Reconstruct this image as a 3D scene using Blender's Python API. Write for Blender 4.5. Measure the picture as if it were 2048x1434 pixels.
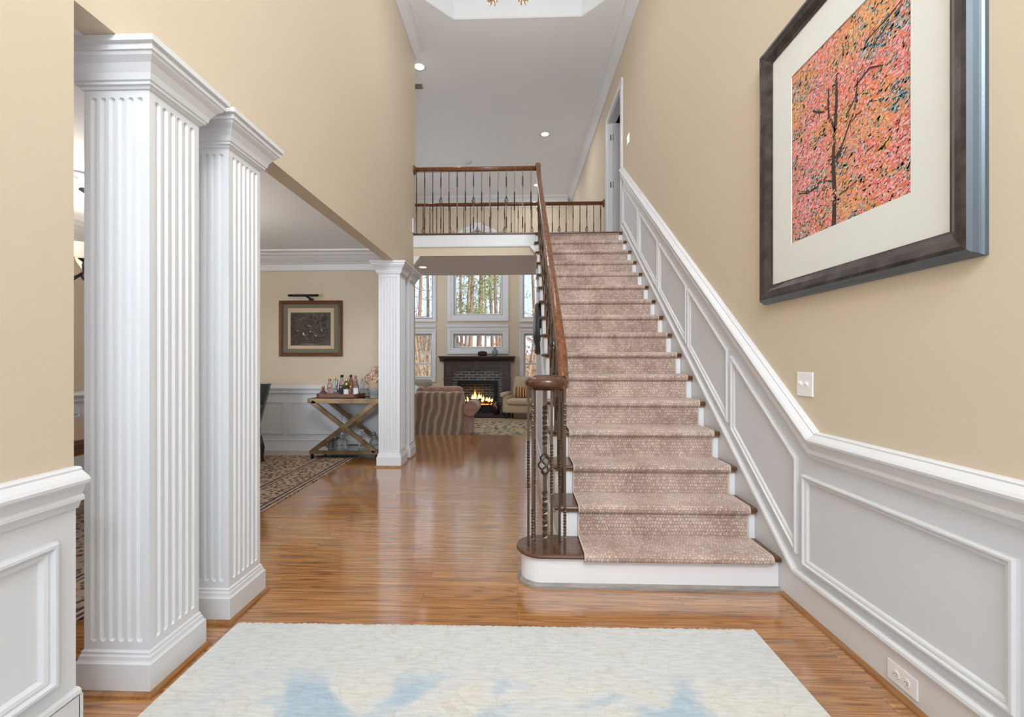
import bpy, math, random
from math import sin, cos, pi, radians
from mathutils import Vector

for o in list(bpy.data.objects):
    bpy.data.objects.remove(o, do_unlink=True)
SC = bpy.context.scene
COL = SC.collection
random.seed(7)

# ------------------------------------------------------------------ camera
cam = bpy.data.cameras.new('camera')
cam.sensor_width = 36.0
cam.lens = 870.0 / 2048 * 36
cam.shift_x = (1024 - 1007.7) / 2048
cam.shift_y = (722 - 717) / 2048
cam.clip_end = 300
camo = bpy.data.objects.new('camera', cam)
COL.objects.link(camo)
camo.location = (0, 0, 1.25)
camo.rotation_euler = (radians(90), 0, radians(1.8))
SC.camera = camo

# ------------------------------------------------------------------ view
SC.view_settings.view_transform = 'Standard'
SC.view_settings.look = 'None'
SC.view_settings.gamma = 1.0
SC.view_settings.use_curve_mapping = False
SC.view_settings.exposure = 0.03
try:
    SC.cycles.use_denoising = True
    SC.cycles.max_bounces = 10
    SC.cycles.diffuse_bounces = 6
    SC.cycles.transparent_max_bounces = 16
except Exception:
    pass

# ------------------------------------------------------------------ world: pale winter sky
world = bpy.data.worlds.new('sky')
SC.world = world
world.use_nodes = True
wn, wl = world.node_tree.nodes, world.node_tree.links
wn.clear()
wo = wn.new('ShaderNodeOutputWorld')
wb = wn.new('ShaderNodeBackground')
wt = wn.new('ShaderNodeTexCoord')
ws = wn.new('ShaderNodeSeparateXYZ')
wr = wn.new('ShaderNodeValToRGB')
wl.new(wt.outputs['Generated'], ws.inputs[0])
wl.new(ws.outputs['Z'], wr.inputs[0])
wl.new(wr.outputs[0], wb.inputs[0])
wl.new(wb.outputs[0], wo.inputs[0])
wr.color_ramp.elements[0].position = 0.0
wr.color_ramp.elements[0].color = (0.68, 0.78, 0.96, 1)
wr.color_ramp.elements[1].position = 0.45
wr.color_ramp.elements[1].color = (0.66, 0.69, 0.74, 1)
_e = wr.color_ramp.elements.new(0.12)
_e.color = (0.50, 0.62, 0.84, 1)
wb.inputs['Strength'].default_value = 1.6

# ------------------------------------------------------------------ daylight and lamps
def area(name, loc, rot, size, power, color=(1, 1, 1), sy=None, shape='RECTANGLE', spread=None):
    l = bpy.data.lights.new(name, 'AREA')
    l.shape = shape
    l.size = size
    if sy: l.size_y = sy
    l.energy = power
    l.color = color
    if spread: l.spread = spread
    o = bpy.data.objects.new(name, l)
    COL.objects.link(o)
    o.location = loc
    o.rotation_euler = rot
    return o
def point(name, loc, power, color=(1, .85, .68), r=.05):
    l = bpy.data.lights.new(name, 'POINT')
    l.energy = power; l.color = color; l.shadow_soft_size = r
    o = bpy.data.objects.new(name, l)
    COL.objects.link(o); o.location = loc
    return o
DAY = (0.85, 0.935, 1.0)
# daylight entering the entrance front: upper foyer window, door glass
area('daylight_upper_window', (.45, -1.5, 4.2), (radians(102), 0, 0), 1.7, 220, DAY, 1.9)
area('daylight_entry_glass', (.75, -1.5, 1.25), (radians(90), 0, radians(12)), .9, 8.5, DAY, 2.1)
area('daylight_dining_fill', (-4.1, 0.4, 1.6), (radians(90), 0, radians(-14)), 1.2, 26, DAY, 1.7, spread=radians(100))  # lamp added to brighten the dining room, spread kept off the columns
area('daylight_side_fill', (-3.5, 9.3, 2.6), (0, radians(-90), 0), 2.2, 30, DAY, 3.2)  # lamp set at an unseen left window to light the living room
sun = bpy.data.lights.new('sun', 'SUN')
sun.energy = 4.0; sun.color = (1, .93, .82); sun.angle = radians(2)
so = bpy.data.objects.new('sun', sun); COL.objects.link(so)
so.rotation_euler = Vector((-.72, .42, -.52)).to_track_quat('-Z', 'Y').to_euler()   # low winter sun from the right
so.location = (0, 0, 12)

# ------------------------------------------------------------------ materials
def mat(name, color, rough=0.5, metal=0.0, var=None, bump=None, coat=0, spec=None,
        trans=0, ior=1.45, emit=None, sheen=0):
    """procedural principled material. var=(color2, scale, stretch xyz); bump=(scale,strength)"""
    m = bpy.data.materials.new(name)
    m.use_nodes = True
    n, l = m.node_tree.nodes, m.node_tree.links
    b = n['Principled BSDF']
    b.inputs['Base Color'].default_value = (*color, 1)
    b.inputs['Roughness'].default_value = rough
    b.inputs['Metallic'].default_value = metal
    b.inputs['IOR'].default_value = ior
    if coat: b.inputs['Coat Weight'].default_value = coat; b.inputs['Coat Roughness'].default_value = .12
    if spec is not None: b.inputs['Specular IOR Level'].default_value = spec
    if trans: b.inputs['Transmission Weight'].default_value = trans
    if sheen: b.inputs['Sheen Weight'].default_value = sheen
    if emit:
        b.inputs['Emission Color'].default_value = (*emit[0], 1)
        b.inputs['Emission Strength'].default_value = emit[1]
    tc = n.new('ShaderNodeTexCoord')
    if var:
        mp = n.new('ShaderNodeMapping'); mp.inputs['Scale'].default_value = var[2] if len(var) > 2 else (1, 1, 1)
        l.new(tc.outputs['Object'], mp.inputs[0])
        nz = n.new('ShaderNodeTexNoise'); nz.inputs['Scale'].default_value = var[1]; nz.inputs['Detail'].default_value = 5
        l.new(mp.outputs[0], nz.inputs['Vector'])
        rp = n.new('ShaderNodeValToRGB')
        rp.color_ramp.elements[0].position = .35; rp.color_ramp.elements[1].position = .65
        rp.color_ramp.elements[0].color = (*color, 1); rp.color_ramp.elements[1].color = (*var[0], 1)
        l.new(nz.outputs[0], rp.inputs[0]); l.new(rp.outputs[0], b.inputs['Base Color'])
    if bump:
        nb = n.new('ShaderNodeTexNoise'); nb.inputs['Scale'].default_value = bump[0]; nb.inputs['Detail'].default_value = 3
        l.new(tc.outputs['Object'], nb.inputs['Vector'])
        bp = n.new('ShaderNodeBump'); bp.inputs['Strength'].default_value = bump[1]; bp.inputs['Distance'].default_value = .004
        l.new(nb.outputs[0], bp.inputs['Height']); l.new(bp.outputs[0], b.inputs['Normal'])
    return m

def nodes(m):
    return m.node_tree.nodes, m.node_tree.links, m.node_tree.nodes['Principled BSDF']

def ramp(n, stops):
    r = n.new('ShaderNodeValToRGB')
    e = r.color_ramp.elements
    e[0].position, e[0].color = stops[0][0], (*stops[0][1], 1)
    e[1].position, e[1].color = stops[-1][0], (*stops[-1][1], 1)
    for p, c in stops[1:-1]:
        k = e.new(p); k.color = (*c, 1)
    return r

def oak_floor(name, c0, c1, c2, rough=.2):
    m = mat(name, c1, rough, spec=.5, coat=1)
    m.node_tree.nodes['Principled BSDF'].inputs['Coat IOR'].default_value = 2.1
    n, l, b = nodes(m)
    tc = n.new('ShaderNodeTexCoord')
    br = n.new('ShaderNodeTexBrick')
    br.inputs['Scale'].default_value = 1; br.inputs['Brick Width'].default_value = 1.35
    br.inputs['Row Height'].default_value = .083; br.inputs['Mortar Size'].default_value = .0009
    br.inputs['Mortar Smooth'].default_value = .3
    br.offset = .37; br.offset_frequency = 3
    br.inputs['Color1'].default_value = (0, 0, 0, 1); br.inputs['Color2'].default_value = (1, 1, 1, 1)
    br.inputs['Mortar'].default_value = (.5, .5, .5, 1)
    l.new(tc.outputs['Object'], br.inputs['Vector'])
    # per-plank offset of the grain
    mul = n.new('ShaderNodeVectorMath'); mul.operation = 'SCALE'; mul.inputs['Scale'].default_value = 9
    l.new(br.outputs['Color'], mul.inputs[0])
    add = n.new('ShaderNodeVectorMath'); add.operation = 'ADD'
    l.new(tc.outputs['Object'], add.inputs[0]); l.new(mul.outputs[0], add.inputs[1])
    mp = n.new('ShaderNodeMapping'); mp.inputs['Scale'].default_value = (1.0, 26, 1)
    l.new(add.outputs[0], mp.inputs[0])
    nz = n.new('ShaderNodeTexNoise'); nz.inputs['Scale'].default_value = 2.2; nz.inputs['Detail'].default_value = 8
    nz.inputs['Distortion'].default_value = .8
    l.new(mp.outputs[0], nz.inputs['Vector'])
    # cathedral rings
    mp2 = n.new('ShaderNodeMapping'); mp2.inputs['Scale'].default_value = (.4, 10, 1)
    l.new(add.outputs[0], mp2.inputs[0])
    n2 = n.new('ShaderNodeTexNoise'); n2.inputs['Scale'].default_value = 1.6; n2.inputs['Detail'].default_value = 1.5
    l.new(mp2.outputs[0], n2.inputs['Vector'])
    mm = n.new('ShaderNodeMath'); mm.operation = 'MULTIPLY'; mm.inputs[1].default_value = 75
    l.new(n2.outputs[0], mm.inputs[0])
    sn = n.new('ShaderNodeMath'); sn.operation = 'SINE'; l.new(mm.outputs[0], sn.inputs[0])
    mr = n.new('ShaderNodeMapRange'); mr.inputs['From Min'].default_value = -1; mr.inputs['From Max'].default_value = 1
    mr.inputs['To Min'].default_value = 0; mr.inputs['To Max'].default_value = 1
    l.new(sn.outputs[0], mr.inputs[0])
    rp = ramp(n, [(.3, c0), (.5, c1), (.72, c2)])
    l.new(nz.outputs[0], rp.inputs[0])
    dk = n.new('ShaderNodeMixRGB'); dk.blend_type = 'MULTIPLY'
    r2 = ramp(n, [(0, (.42, .32, .24)), (.22, (.8, .74, .68)), (.5, (1.05, 1.05, 1.05))])
    l.new(mr.outputs[0], r2.inputs[0])
    dk.inputs[0].default_value = .62
    l.new(rp.outputs[0], dk.inputs[1]); l.new(r2.outputs[0], dk.inputs[2])
    # plank to plank tone
    pt = n.new('ShaderNodeMixRGB'); pt.blend_type = 'MULTIPLY'; pt.inputs[0].default_value = .55
    r3 = ramp(n, [(0, (.80, .76, .72)), (1, (1.12, 1.1, 1.08))])
    l.new(br.outputs['Color'], r3.inputs[0])
    l.new(dk.outputs[0], pt.inputs[1]); l.new(r3.outputs[0], pt.inputs[2])
    # seams
    sm = n.new('ShaderNodeMixRGB'); sm.blend_type = 'MULTIPLY'; sm.inputs[2].default_value = (.45, .36, .3, 1)
    l.new(br.outputs['Fac'], sm.inputs[0]); l.new(pt.outputs[0], sm.inputs[1])
    l.new(sm.outputs[0], b.inputs['Base Color'])
    bp = n.new('ShaderNodeBump'); bp.inputs['Strength'].default_value = .02; bp.inputs['Distance'].default_value = .001
    return m

def wood(name, c0, c1, rough=.3, axis=1, coat=.3, scale=3):
    m = mat(name, c0, rough, coat=coat)
    n, l, b = nodes(m)
    tc = n.new('ShaderNodeTexCoord'); mp = n.new('ShaderNodeMapping')
    s = [14, 14, 14]; s[axis] = 1.2
    mp.inputs['Scale'].default_value = s
    l.new(tc.outputs['Object'], mp.inputs[0])
    nz = n.new('ShaderNodeTexNoise'); nz.inputs['Scale'].default_value = scale; nz.inputs['Detail'].default_value = 8
    nz.inputs['Distortion'].default_value = .6
    l.new(mp.outputs[0], nz.inputs['Vector'])
    rp = ramp(n, [(.3, c0), (.7, c1)]); l.new(nz.outputs[0], rp.inputs[0])
    l.new(rp.outputs[0], b.inputs['Base Color'])
    return m

M = {}
M['tan'] = mat('tan_wall_paint', (.63, .535, .41), .75, bump=(220, .12))
M['white'] = mat('white_trim_paint', (.69, .70, .72), .35)
M['panel'] = mat('wainscot_paint', (.64, .665, .705), .42)
M['ceil'] = mat('ceiling_paint', (.80, .825, .86), .85, bump=(180, .1))
M['riser'] = mat('lit_white_riser_paint', (.84, .85, .87), .35)  # trim white brightened: light falling on the risers is put into the colour
M['tray'] = mat('tray_ceiling_paint', (.66, .67, .68), .8)
M['floor'] = oak_floor('oak_floor', (.25, .098, .026), (.42, .185, .052), (.56, .28, .10), .16)
M['shoe'] = wood('oak_shoe', (.24, .10, .03), (.38, .19, .07), .35)
M['tread'] = wood('stained_tread_wood', (.075, .033, .016), (.15, .07, .035), .22, 0)
M['rail'] = wood('stained_handrail_wood', (.10, .034, .012), (.22, .08, .028), .18, 1)
M['iron'] = mat('bronze_iron', (.115, .075, .05), .36, .6, bump=(60, .2))
M['gold'] = mat('aged_brass_metal', (.30, .205, .115), .42, .75, var=((.17, .11, .06), 6))
M['black'] = mat('black_metal', (.012, .011, .011), .35, .4)
M['hinge'] = mat('dark_hinge_metal', (.03, .028, .026), .4, .6)
M['glass'] = mat('clear_glass', (1, 1, 1), .02, trans=1, ior=1.3)
M['dark'] = mat('unlit_room_dark', (.015, .014, .014), .9)  # near-black walls: darkness of the unlit room is put into the colour

# ------------------------------------------------------------------ mesh helpers
class MB:
    def __init__(s): s.v = []; s.f = []; s.mi = []; s.m = 0; s.smooth = []; s.sm = False
    def add(s, vs, fs, sm=None):
        o = len(s.v); s.v += [tuple(v) for v in vs]
        for f in fs:
            s.f.append(tuple(i + o for i in f)); s.mi.append(s.m); s.smooth.append(s.sm if sm is None else sm)
    def box(s, a, b):
        x0, y0, z0 = [min(a[i], b[i]) for i in range(3)]; x1, y1, z1 = [max(a[i], b[i]) for i in range(3)]
        s.add([(x0, y0, z0), (x1, y0, z0), (x1, y1, z0), (x0, y1, z0), (x0, y0, z1), (x1, y0, z1), (x1, y1, z1), (x0, y1, z1)],
              [(0, 3, 2, 1), (4, 5, 6, 7), (0, 1, 5, 4), (1, 2, 6, 5), (2, 3, 7, 6), (3, 0, 4, 7)], False)
        return s
    def prism(s, poly, axis, a, b, sm=False):
        """poly of 2D points in the other two axes (in xyz order), extruded along axis a..b"""
        def P(p, t):
            q = list(p); q.insert(axis, t); return q
        n = len(poly)
        vs = [P(p, a) for p in poly] + [P(p, b) for p in poly]
        o = len(s.v)
        s.add(vs, [tuple(range(n - 1, -1, -1)), tuple(range(n, 2 * n))], False)
        for i in range(n):
            j = (i + 1) % n
            s.f.append((o + i, o + j, o + n + j, o + n + i)); s.mi.append(s.m); s.smooth.append(sm)
        return s
    def rings(s, rs, closed=True, caps=True, sm=None):
        o = len(s.v); n = len(rs[0])
        for r in rs: s.v += [tuple(p) for p in r]
        q = s.sm if sm is None else sm
        for k in range(len(rs) - 1):
            for i in range(n if closed else n - 1):
                j = (i + 1) % n
                s.f.append((o + k * n + i, o + k * n + j, o + (k + 1) * n + j, o + (k + 1) * n + i)); s.mi.append(s.m); s.smooth.append(q)
        if caps:
            s.f.append(tuple(o + i for i in range(n - 1, -1, -1))); s.mi.append(s.m); s.smooth.append(False)
            s.f.append(tuple(o + (len(rs) - 1) * n + i for i in range(n))); s.mi.append(s.m); s.smooth.append(False)
        return s
    def lathe(s, prof, c=(0, 0, 0), n=24, axis=2, sm=True, sx=1, sy=1):
        rs = []
        for r, h in prof:
            ring = []
            for i in range(n):
                a = 2 * pi * i / n
                p = [r * cos(a) * sx, r * sin(a) * sy, h]
                if axis == 0: p = [p[2], p[0], p[1]]
                if axis == 1: p = [p[0], p[2], p[1]]
                ring.append((p[0] + c[0], p[1] + c[1], p[2] + c[2]))
            rs.append(ring)
        return s.rings(rs, sm=sm)
    def tube(s, pts, r, n=8, caps=True, sm=True):
        pts = [Vector(p) for p in pts]; rs = []
        up = Vector((0, 0, 1))
        prev = None
        for i, p in enumerate(pts):
            d = (pts[min(i + 1, len(pts) - 1)] - pts[max(i - 1, 0)]).normalized()
            if prev is None:
                a = up if abs(d.z) < .9 else Vector((1, 0, 0))
                u = d.cross(a).normalized()
            else:
                u = (prev - d * prev.dot(d)).normalized()
            prev = u; w = d.cross(u)
            rr = r[i] if isinstance(r, (list, tuple)) else r
            rs.append([p + (u * cos(2 * pi * k / n) + w * sin(2 * pi * k / n)) * rr for k in range(n)])
        return s.rings(rs, caps=caps, sm=sm)
    def sweep(s, path, prof, f, closed=False, caps=True):
        """path: 2D points (u,v); prof: (d,h) d = offset to the left of travel; f(u,v,h)->xyz; mitred"""
        P = [Vector(p) for p in path]; n = len(P); offs = []
        for i in range(n):
            a = P[i - 1] if (i > 0 or closed) else None
            b = P[(i + 1) % n] if (i < n - 1 or closed) else None
            def nor(p, q):
                d = (q - p).normalized(); return Vector((-d.y, d.x))
            if a is None: m = nor(P[i], b)
            elif b is None: m = nor(a, P[i])
            else:
                n1, n2 = nor(a, P[i]), nor(P[i], b)
                m = (n1 + n2).normalized(); m = m / max(.2, m.dot(n1))
            offs.append(m)
        rs = [[f(P[i].x + offs[i].x * d, P[i].y + offs[i].y * d, h) for d, h in prof] for i in range(n)]
        if closed: rs.append(rs[0])
        o = len(s.v)
        s.rings(rs, closed=False, caps=False, sm=False)
        if caps and not closed:
            k = len(prof)
            s.f.append(tuple(o + i for i in range(k))); s.mi.append(s.m); s.smooth.append(False)
            s.f.append(tuple(o + (n - 1) * k + i for i in range(k))); s.mi.append(s.m); s.smooth.append(False)
        return s
    def build(s, name, m, parent=None, bevel=0, loc=None):
        me = bpy.data.meshes.new(name)
        me.from_pydata(s.v, [], s.f)
        me.polygons.foreach_set('use_smooth', s.smooth)
        me.polygons.foreach_set('material_index', s.mi)
        for x in (m if isinstance(m, (list, tuple)) else [m]): me.materials.append(M[x] if isinstance(x, str) else x)
        me.update()
        import bmesh
        bm = bmesh.new(); bm.from_mesh(me)
        bmesh.ops.recalc_face_normals(bm, faces=bm.faces)
        bm.to_mesh(me); bm.free()
        o = bpy.data.objects.new(name, me)
        COL.objects.link(o)
        if parent is not None: o.parent = parent
        if loc: o.location = loc
        if bevel:
            b = o.modifiers.new('bevel', 'BEVEL'); b.width = bevel; b.segments = 2; b.limit_method = 'ANGLE'
        return o

def tag(o, label=None, cat=None, group=None, kind=None):
    if label: o['label'] = label
    if cat: o['category'] = cat
    if group: o['group'] = group
    if kind: o['kind'] = kind
    return o
def empty(name, loc, label, cat, group=None, rz=0):
    o = bpy.data.objects.new(name, None); COL.objects.link(o)
    o.location = loc; o.rotation_euler = (0, 0, rz); o.empty_display_size = .1
    return tag(o, label, cat, group)
def struct(o, label): return tag(o, label, None, None, 'structure')
def copy_tree(o, parent=None):
    c = o.copy(); COL.objects.link(c); c.parent = parent
    for ch in [x for x in bpy.data.objects if x.parent == o]: copy_tree(ch, c)
    return c
def rel(mb, base):
    mb.v = [(x - base[0], y - base[1], z - base[2]) for x, y, z in mb.v]; return mb

# ------------------------------------------------------------------ key dimensions (metres)
XR = 1.44          # right wall
XL = -1.437        # left hall wall face
WT = .12           # wall thickness
HC = 5.63          # hall ceiling
YE = 6.06          # end of left hall wall
YB = 11.7          # great room back wall
YF = -1.7          # entrance wall
ZD = 2.74          # dining ceiling
ZH = 2.71          # ceiling under the bridge
ZU = 3.008         # upper floor
ZG = -.19          # great room floor
XGL = -3.58        # great room left wall
YS = 7.3           # edge of the step down
RIS, RUN, Y0 = .188, .2378, 2.145

# ------------------------------------------------------------------ floors, ceilings
b = MB(); b.box((-4.95, YF, -.12), (XR + .1, YS, 0))
struct(b.build('floor', 'floor'), 'honey brown oak plank floor of the entrance hall and dining room')
b = MB(); b.box((XGL, YS - .02, ZG - .1), (XR + .1, YB + .1, ZG))
struct(b.build('floor', 'floor'), 'sunken oak floor of the living room beyond the hall')
b = MB()
b.box((-1.56, YF - .1, HC), (XR + .1, 3.05, HC + .5)); b.box((-1.56, 5.56, HC), (XR + .1, YE, HC + .5))
b.box((-1.56, 3.05, HC), (-1.12, 5.56, HC + .5)); b.box((1.12, 3.05, HC), (XR + .1, 5.56, HC + .5))
b.box((XGL - .1, YE, HC), (XR + .1, YB + .1, HC + .5))
for sx in (-1, 1):
    b.prism([(sx * 1.12, 5.56), (sx * 1.12, 5.26), (sx * .82, 5.56)], 2, HC, HC + .3)
    b.prism([(sx * 1.12, 3.05), (sx * 1.12, 3.35), (sx * .82, 3.05)], 2, HC, HC + .3)
struct(b.build('ceiling', 'ceil'), 'pale grey ceiling of the two storey entrance hall')
b = MB()
octg = [(-.82, 5.56), (.82, 5.56), (1.12, 5.26), (1.12, 3.35), (.82, 3.05), (-.82, 3.05), (-1.12, 3.35), (-1.12, 5.26)]
b.prism(octg, 2, HC + .30, HC + .34)
b.sweep([(x * .998, (y - 4.3) * .998 + 4.3) for x, y in octg], [(0, -.002), (-.012, .012), (-.012, .3)], lambda u, v, h: (u, v, HC + h), closed=True)
struct(b.build('ceiling', 'tray'), 'white octagonal recess in the hall ceiling')
b = MB(); b.box((-4.95, .2, ZD), (XL - WT, 5.98, ZD + .1))
struct(b.build('ceiling', 'ceil'), 'flat ceiling of the dining room')
b = MB(); b.box((XGL - .1, 5.98, ZH), (XR, 7.38, 2.98))
struct(b.build('ceiling', 'ceil'), 'underside of the upstairs bridge over the hall')
b = MB(); b.box((XGL - .1, 6.02, 2.98), (XR, 7.38, 3.003))
struct(b.build('floor', 'tread'), 'upstairs bridge floor')

# ------------------------------------------------------------------ walls
def grid_wall(mb, u0, u1, v0, v1, holes, f):
    """axis aligned wall made of cells, f(u,v)->corner pair maker"""
    us = sorted({u0, u1} | {h[0] for h in holes} | {h[1] for h in holes}); vs = sorted({v0, v1} | {h[2] for h in holes} | {h[3] for h in holes})
    for i in range(len(us) - 1):
        for j in range(len(vs) - 1):
            cu, cv = (us[i] + us[i + 1]) / 2, (vs[j] + vs[j + 1]) / 2
            if any(h[0] < cu < h[1] and h[2] < cv < h[3] for h in holes): continue
            mb.box(*f(us[i], us[i + 1], vs[j], vs[j + 1]))
DR = (6.08, 6.985, ZU, 5.04)   # upstairs door opening (y0,y1,z0,z1)
b = MB(); grid_wall(b, YF, YB + .1, ZG, HC, [DR], lambda a, c, d, e: ((XR, a, d), (XR + WT, c, e)))
struct(b.build('wall_right', 'tan'), 'tall tan wall on the right behind the staircase')
b = MB()
b.box((XL - WT, YF, 0), (XL, 1.365, HC)); b.box((XL - WT, 1.365, 2.42), (XL, YE, HC)); b.box((XL - WT, 5.98, 0), (XL, YE, 2.42))
struct(b.build('wall_left', 'tan'), 'tan hall wall on the left with the wide opening to the dining room')
b = MB(); b.box((-4.95, 5.98, 0), (XL - WT, YE, 3.0))
struct(b.build('wall_dining_back', 'tan'), 'tan back wall of the dining room behind the bar cart')
b = MB(); b.box((-4.95, .2, 0), (-4.85, 5.98, ZD))
struct(b.build('wall_dining_left', 'tan'), 'tan left wall of the dining room')
b = MB(); grid_wall(b, -4.95, XL - WT, 0, ZD, [(-4.2, -2.2, .75, 2.4)], lambda a, c, d, e: ((a, .2, d), (c, .3, e)))
struct(b.build('wall_dining_front', 'tan'), 'front wall of the dining room')
b = MB(); grid_wall(b, XL - WT, XR + WT, 0, HC, [(-1.2, 1.2, .15, 2.35), (-1.15, 1.15, 3.3, 5.3)], lambda a, c, d, e: ((a, YF - .1, d), (c, YF, e)))
struct(b.build('wall_front', 'tan'), 'entrance wall with the front door glass')
b = MB(); grid_wall(b, YE, YB, ZG, HC, [(7.7, 10.9, 1.5, 3.7)], lambda a, c, d, e: ((XGL - .1, a, d), (XGL, c, e)))
b.box((XGL - .1, YE, ZG), (-3.2, YE + .001, HC))
struct(b.build('wall_living_left', 'tan'), 'left wall of the living room')
b = MB(); b.box((XGL - .1, YE - .1, 3.0), (XL - WT, YE, HC))
struct(b.build('wall_upper_hall', 'tan'), 'wall at the left end of the upstairs bridge')
# back wall of the living room with its windows
WX = -1.073
W_UP = [(-3.13, -2.29, 2.40, 4.2), (.145, .985, 2.40, 4.2)]
W_LO = [(-3.13, -2.32, .80, 1.98), (.175, .985, .80, 1.98)]
W_TR = [(-1.725, -.405, 1.60, 1.98)]
W_C = [(-1.72, -.41, 2.488, 4.1)]
b = MB()
AR = .655
holes = W_UP + W_LO + W_TR + [(-1.5, -.62, .05, .66), (-1.72, -.41, 2.488, 4.1 + AR)]
grid_wall(b, XGL - .1, XR + .1, ZG, HC, holes, lambda a, c, d, e: ((a, YB, d), (c, YB + .14, e)))
for sx in (-1, 1):
    pts = [(WX - .008 + sx * AR, 4.1 + AR)] + [(WX - .008 + sx * AR * cos(t), 4.1 + AR * sin(t)) for t in [pi / 2 * k / 10 for k in range(10, -1, -1)]]
    for k in range(1, len(pts) - 1):
        b.prism([pts[0], pts[k], pts[k + 1]], 1, YB, YB + .14)
struct(b.build('wall_back', 'tan'), 'tan window wall at the far end of the living room')

# ------------------------------------------------------------------ trims
RAIL = [(0, 0), (0, .02), (-.006, .028), (-.012, .028), (-.03, .05), (-.04, .057), (-.05, .055), (-.058, .04), (-.068, .036), (-.088, .03),
        (-.096, .036), (-.106, .036), (-.112, .024), (-.135, .014), (-.135, 0)]
RAIL = [(d, h) for d, h in RAIL]
BASECAP = [(0, 0), (0, .012), (-.006, .022), (-.018, .024), (-.024, .018), (-.024, 0)]
MOULD = [(0, 0), (0, .014), (.005, .022), (.012, .022), (.016, .012), (.022, .014), (.03, .012), (.036, .005), (.036, 0)]
SHOE = [(0, 0), (0, .018), (.008, .016), (.016, .008), (.02, 0)]
fR = lambda u, v, h: (XR - h, u, v)
def nose(y): return RIS + (y - (Y0 + RUN)) * RIS / RUN
# right wall wainscot: flat face sheet, rail, panels, skirt, base
YK = 2.12
YT = 5.965
b = MB()
b.prism([(YF, 0), (2.62, 0), (YT, 2.98), (YT, .79 + .775 * (YT - YK)), (YK, .79), (YF, .79)], 0, XR - .008, XR - .0005)
struct(b.build('trim_1', 'panel'), 'white wainscot board along the right wall and up the stairs')
b = MB(); b.sweep([(YF, .91), (YK, .91), (YT, .91 + .775 * (YT - YK))], RAIL, fR)
struct(b.build('trim_2', 'white'), 'white moulded chair rail on the right wall climbing beside the stairs')
n = 0
fP = lambda u, v, h: (XR - .006 - h, u, v)
def paneltop(y): return .754 + .78 * (y - 2.26)
pans = [(2.262, 2.945), (2.99, 3.675), (3.71, 4.425), (4.46, 5.14), (5.185, 5.93)]
tn = 3
for a, c in pans:
    b = MB(); b.sweep([(a, paneltop(a) - .49), (c, paneltop(c) - .49), (c, paneltop(c)), (a, paneltop(a))], MOULD, fP, closed=True)
    struct(b.build('trim_%d' % tn, 'white'), 'sloping white picture frame moulding beside the stairs'); tn += 1
for a, c in [(1.285, 2.218), (.2, 1.19), (-.9, .1)]:
    b = MB(); b.sweep([(a, .232), (c, .232), (c, .684), (a, .684)], MOULD, fP, closed=True)
    struct(b.build('trim_%d' % tn, 'white'), 'rectangular white wainscot frame moulding on the right wall'); tn += 1
b = MB()
b.box((XR - .018, YF, 0), (XR - .001, 2.30, .168))
b.prism([(2.30, 0), (2.62, 0), (YT, nose(YT) - .40), (YT, nose(YT) + .045), (2.30, nose(2.30) + .045)], 0, XR - .018, XR - .001)
b.sweep([(YF, .19), (2.275, .19), (YT, nose(YT) + .085)], [(0, 0), (0, .022), (-.008, .032), (-.02, .034), (-.026, .022), (-.045, .02), (-.045, 0)], fR)
struct(b.build('baseboard_right', 'white'), 'white baseboard on the right wall turning into the stair skirt')
b = MB(); b.sweep([(YF, 0), (2.375, 0)], SHOE, lambda u, v, h: (XR - .018 - h, u, v))
struct(b.build('trim_%d' % tn, 'shoe'), 'oak shoe moulding along the right baseboard'); tn += 1
# crown mouldings of the hall
CR = [(0, 0), (-.15, 0), (-.15, .015), (-.135, .02), (-.12, .035), (-.06, .085), (-.035, .115), (-.025, .14), (0, .15)]
b = MB(); b.sweep([(YF, HC), (YB, HC)], CR, fR)
struct(b.build('trim_%d' % tn, 'white'), 'white crown moulding along the top of the right wall'); tn += 1
b = MB(); b.sweep([(YF, HC), (YE, HC)], CR, lambda u, v, h: (XL + h, u, v))
struct(b.build('trim_%d' % tn, 'white'), 'white crown moulding ending at the left wall corner'); tn += 1
CRB = [(d * 1.7, h * 1.5) for d, h in CR]
b = MB(); b.sweep([(XGL, HC), (XR - .1, HC)], CRB, lambda u, v, h: (u, YB - h, v))
struct(b.build('trim_%d' % tn, 'white'), 'crown moulding on the far wall above the arched window'); tn += 1
# left wall wainscot (near piece)
fL = lambda u, v, h: (XL + h, u, v)
b = MB(); b.box((XL, YF, 0), (XL + .007, 1.3648, .8)); b.sweep([(YF, .91), (1.366, .91)], RAIL, fL)
struct(b.build('trim_%d' % tn, 'white'), 'white chair rail and board on the left wall piece'); tn += 1
for a, c in [(.35, 1.295), (-.75, .25)]:
    b = MB(); b.sweep([(a, .25), (c, .25), (c, .695), (a, .695)], [(d * 1.25, h * 1.3) for d, h in MOULD], lambda u, v, h: (XL + .005 + h, u, v), closed=True)
    struct(b.build('trim_%d' % tn, 'white'), 'white wainscot frame moulding on the left wall piece'); tn += 1
b = MB(); b.box((XL, YF, 0), (XL + .018, 1.367, .168)); b.sweep([(YF, .195), (1.368, .195)], BASECAP, fL)
b.box((XL - WT - .01, 1.3645, 0), (XL + .018, 1.378, .168))
struct(b.build('baseboard_left', 'white'), 'white baseboard on the left wall piece')
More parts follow.
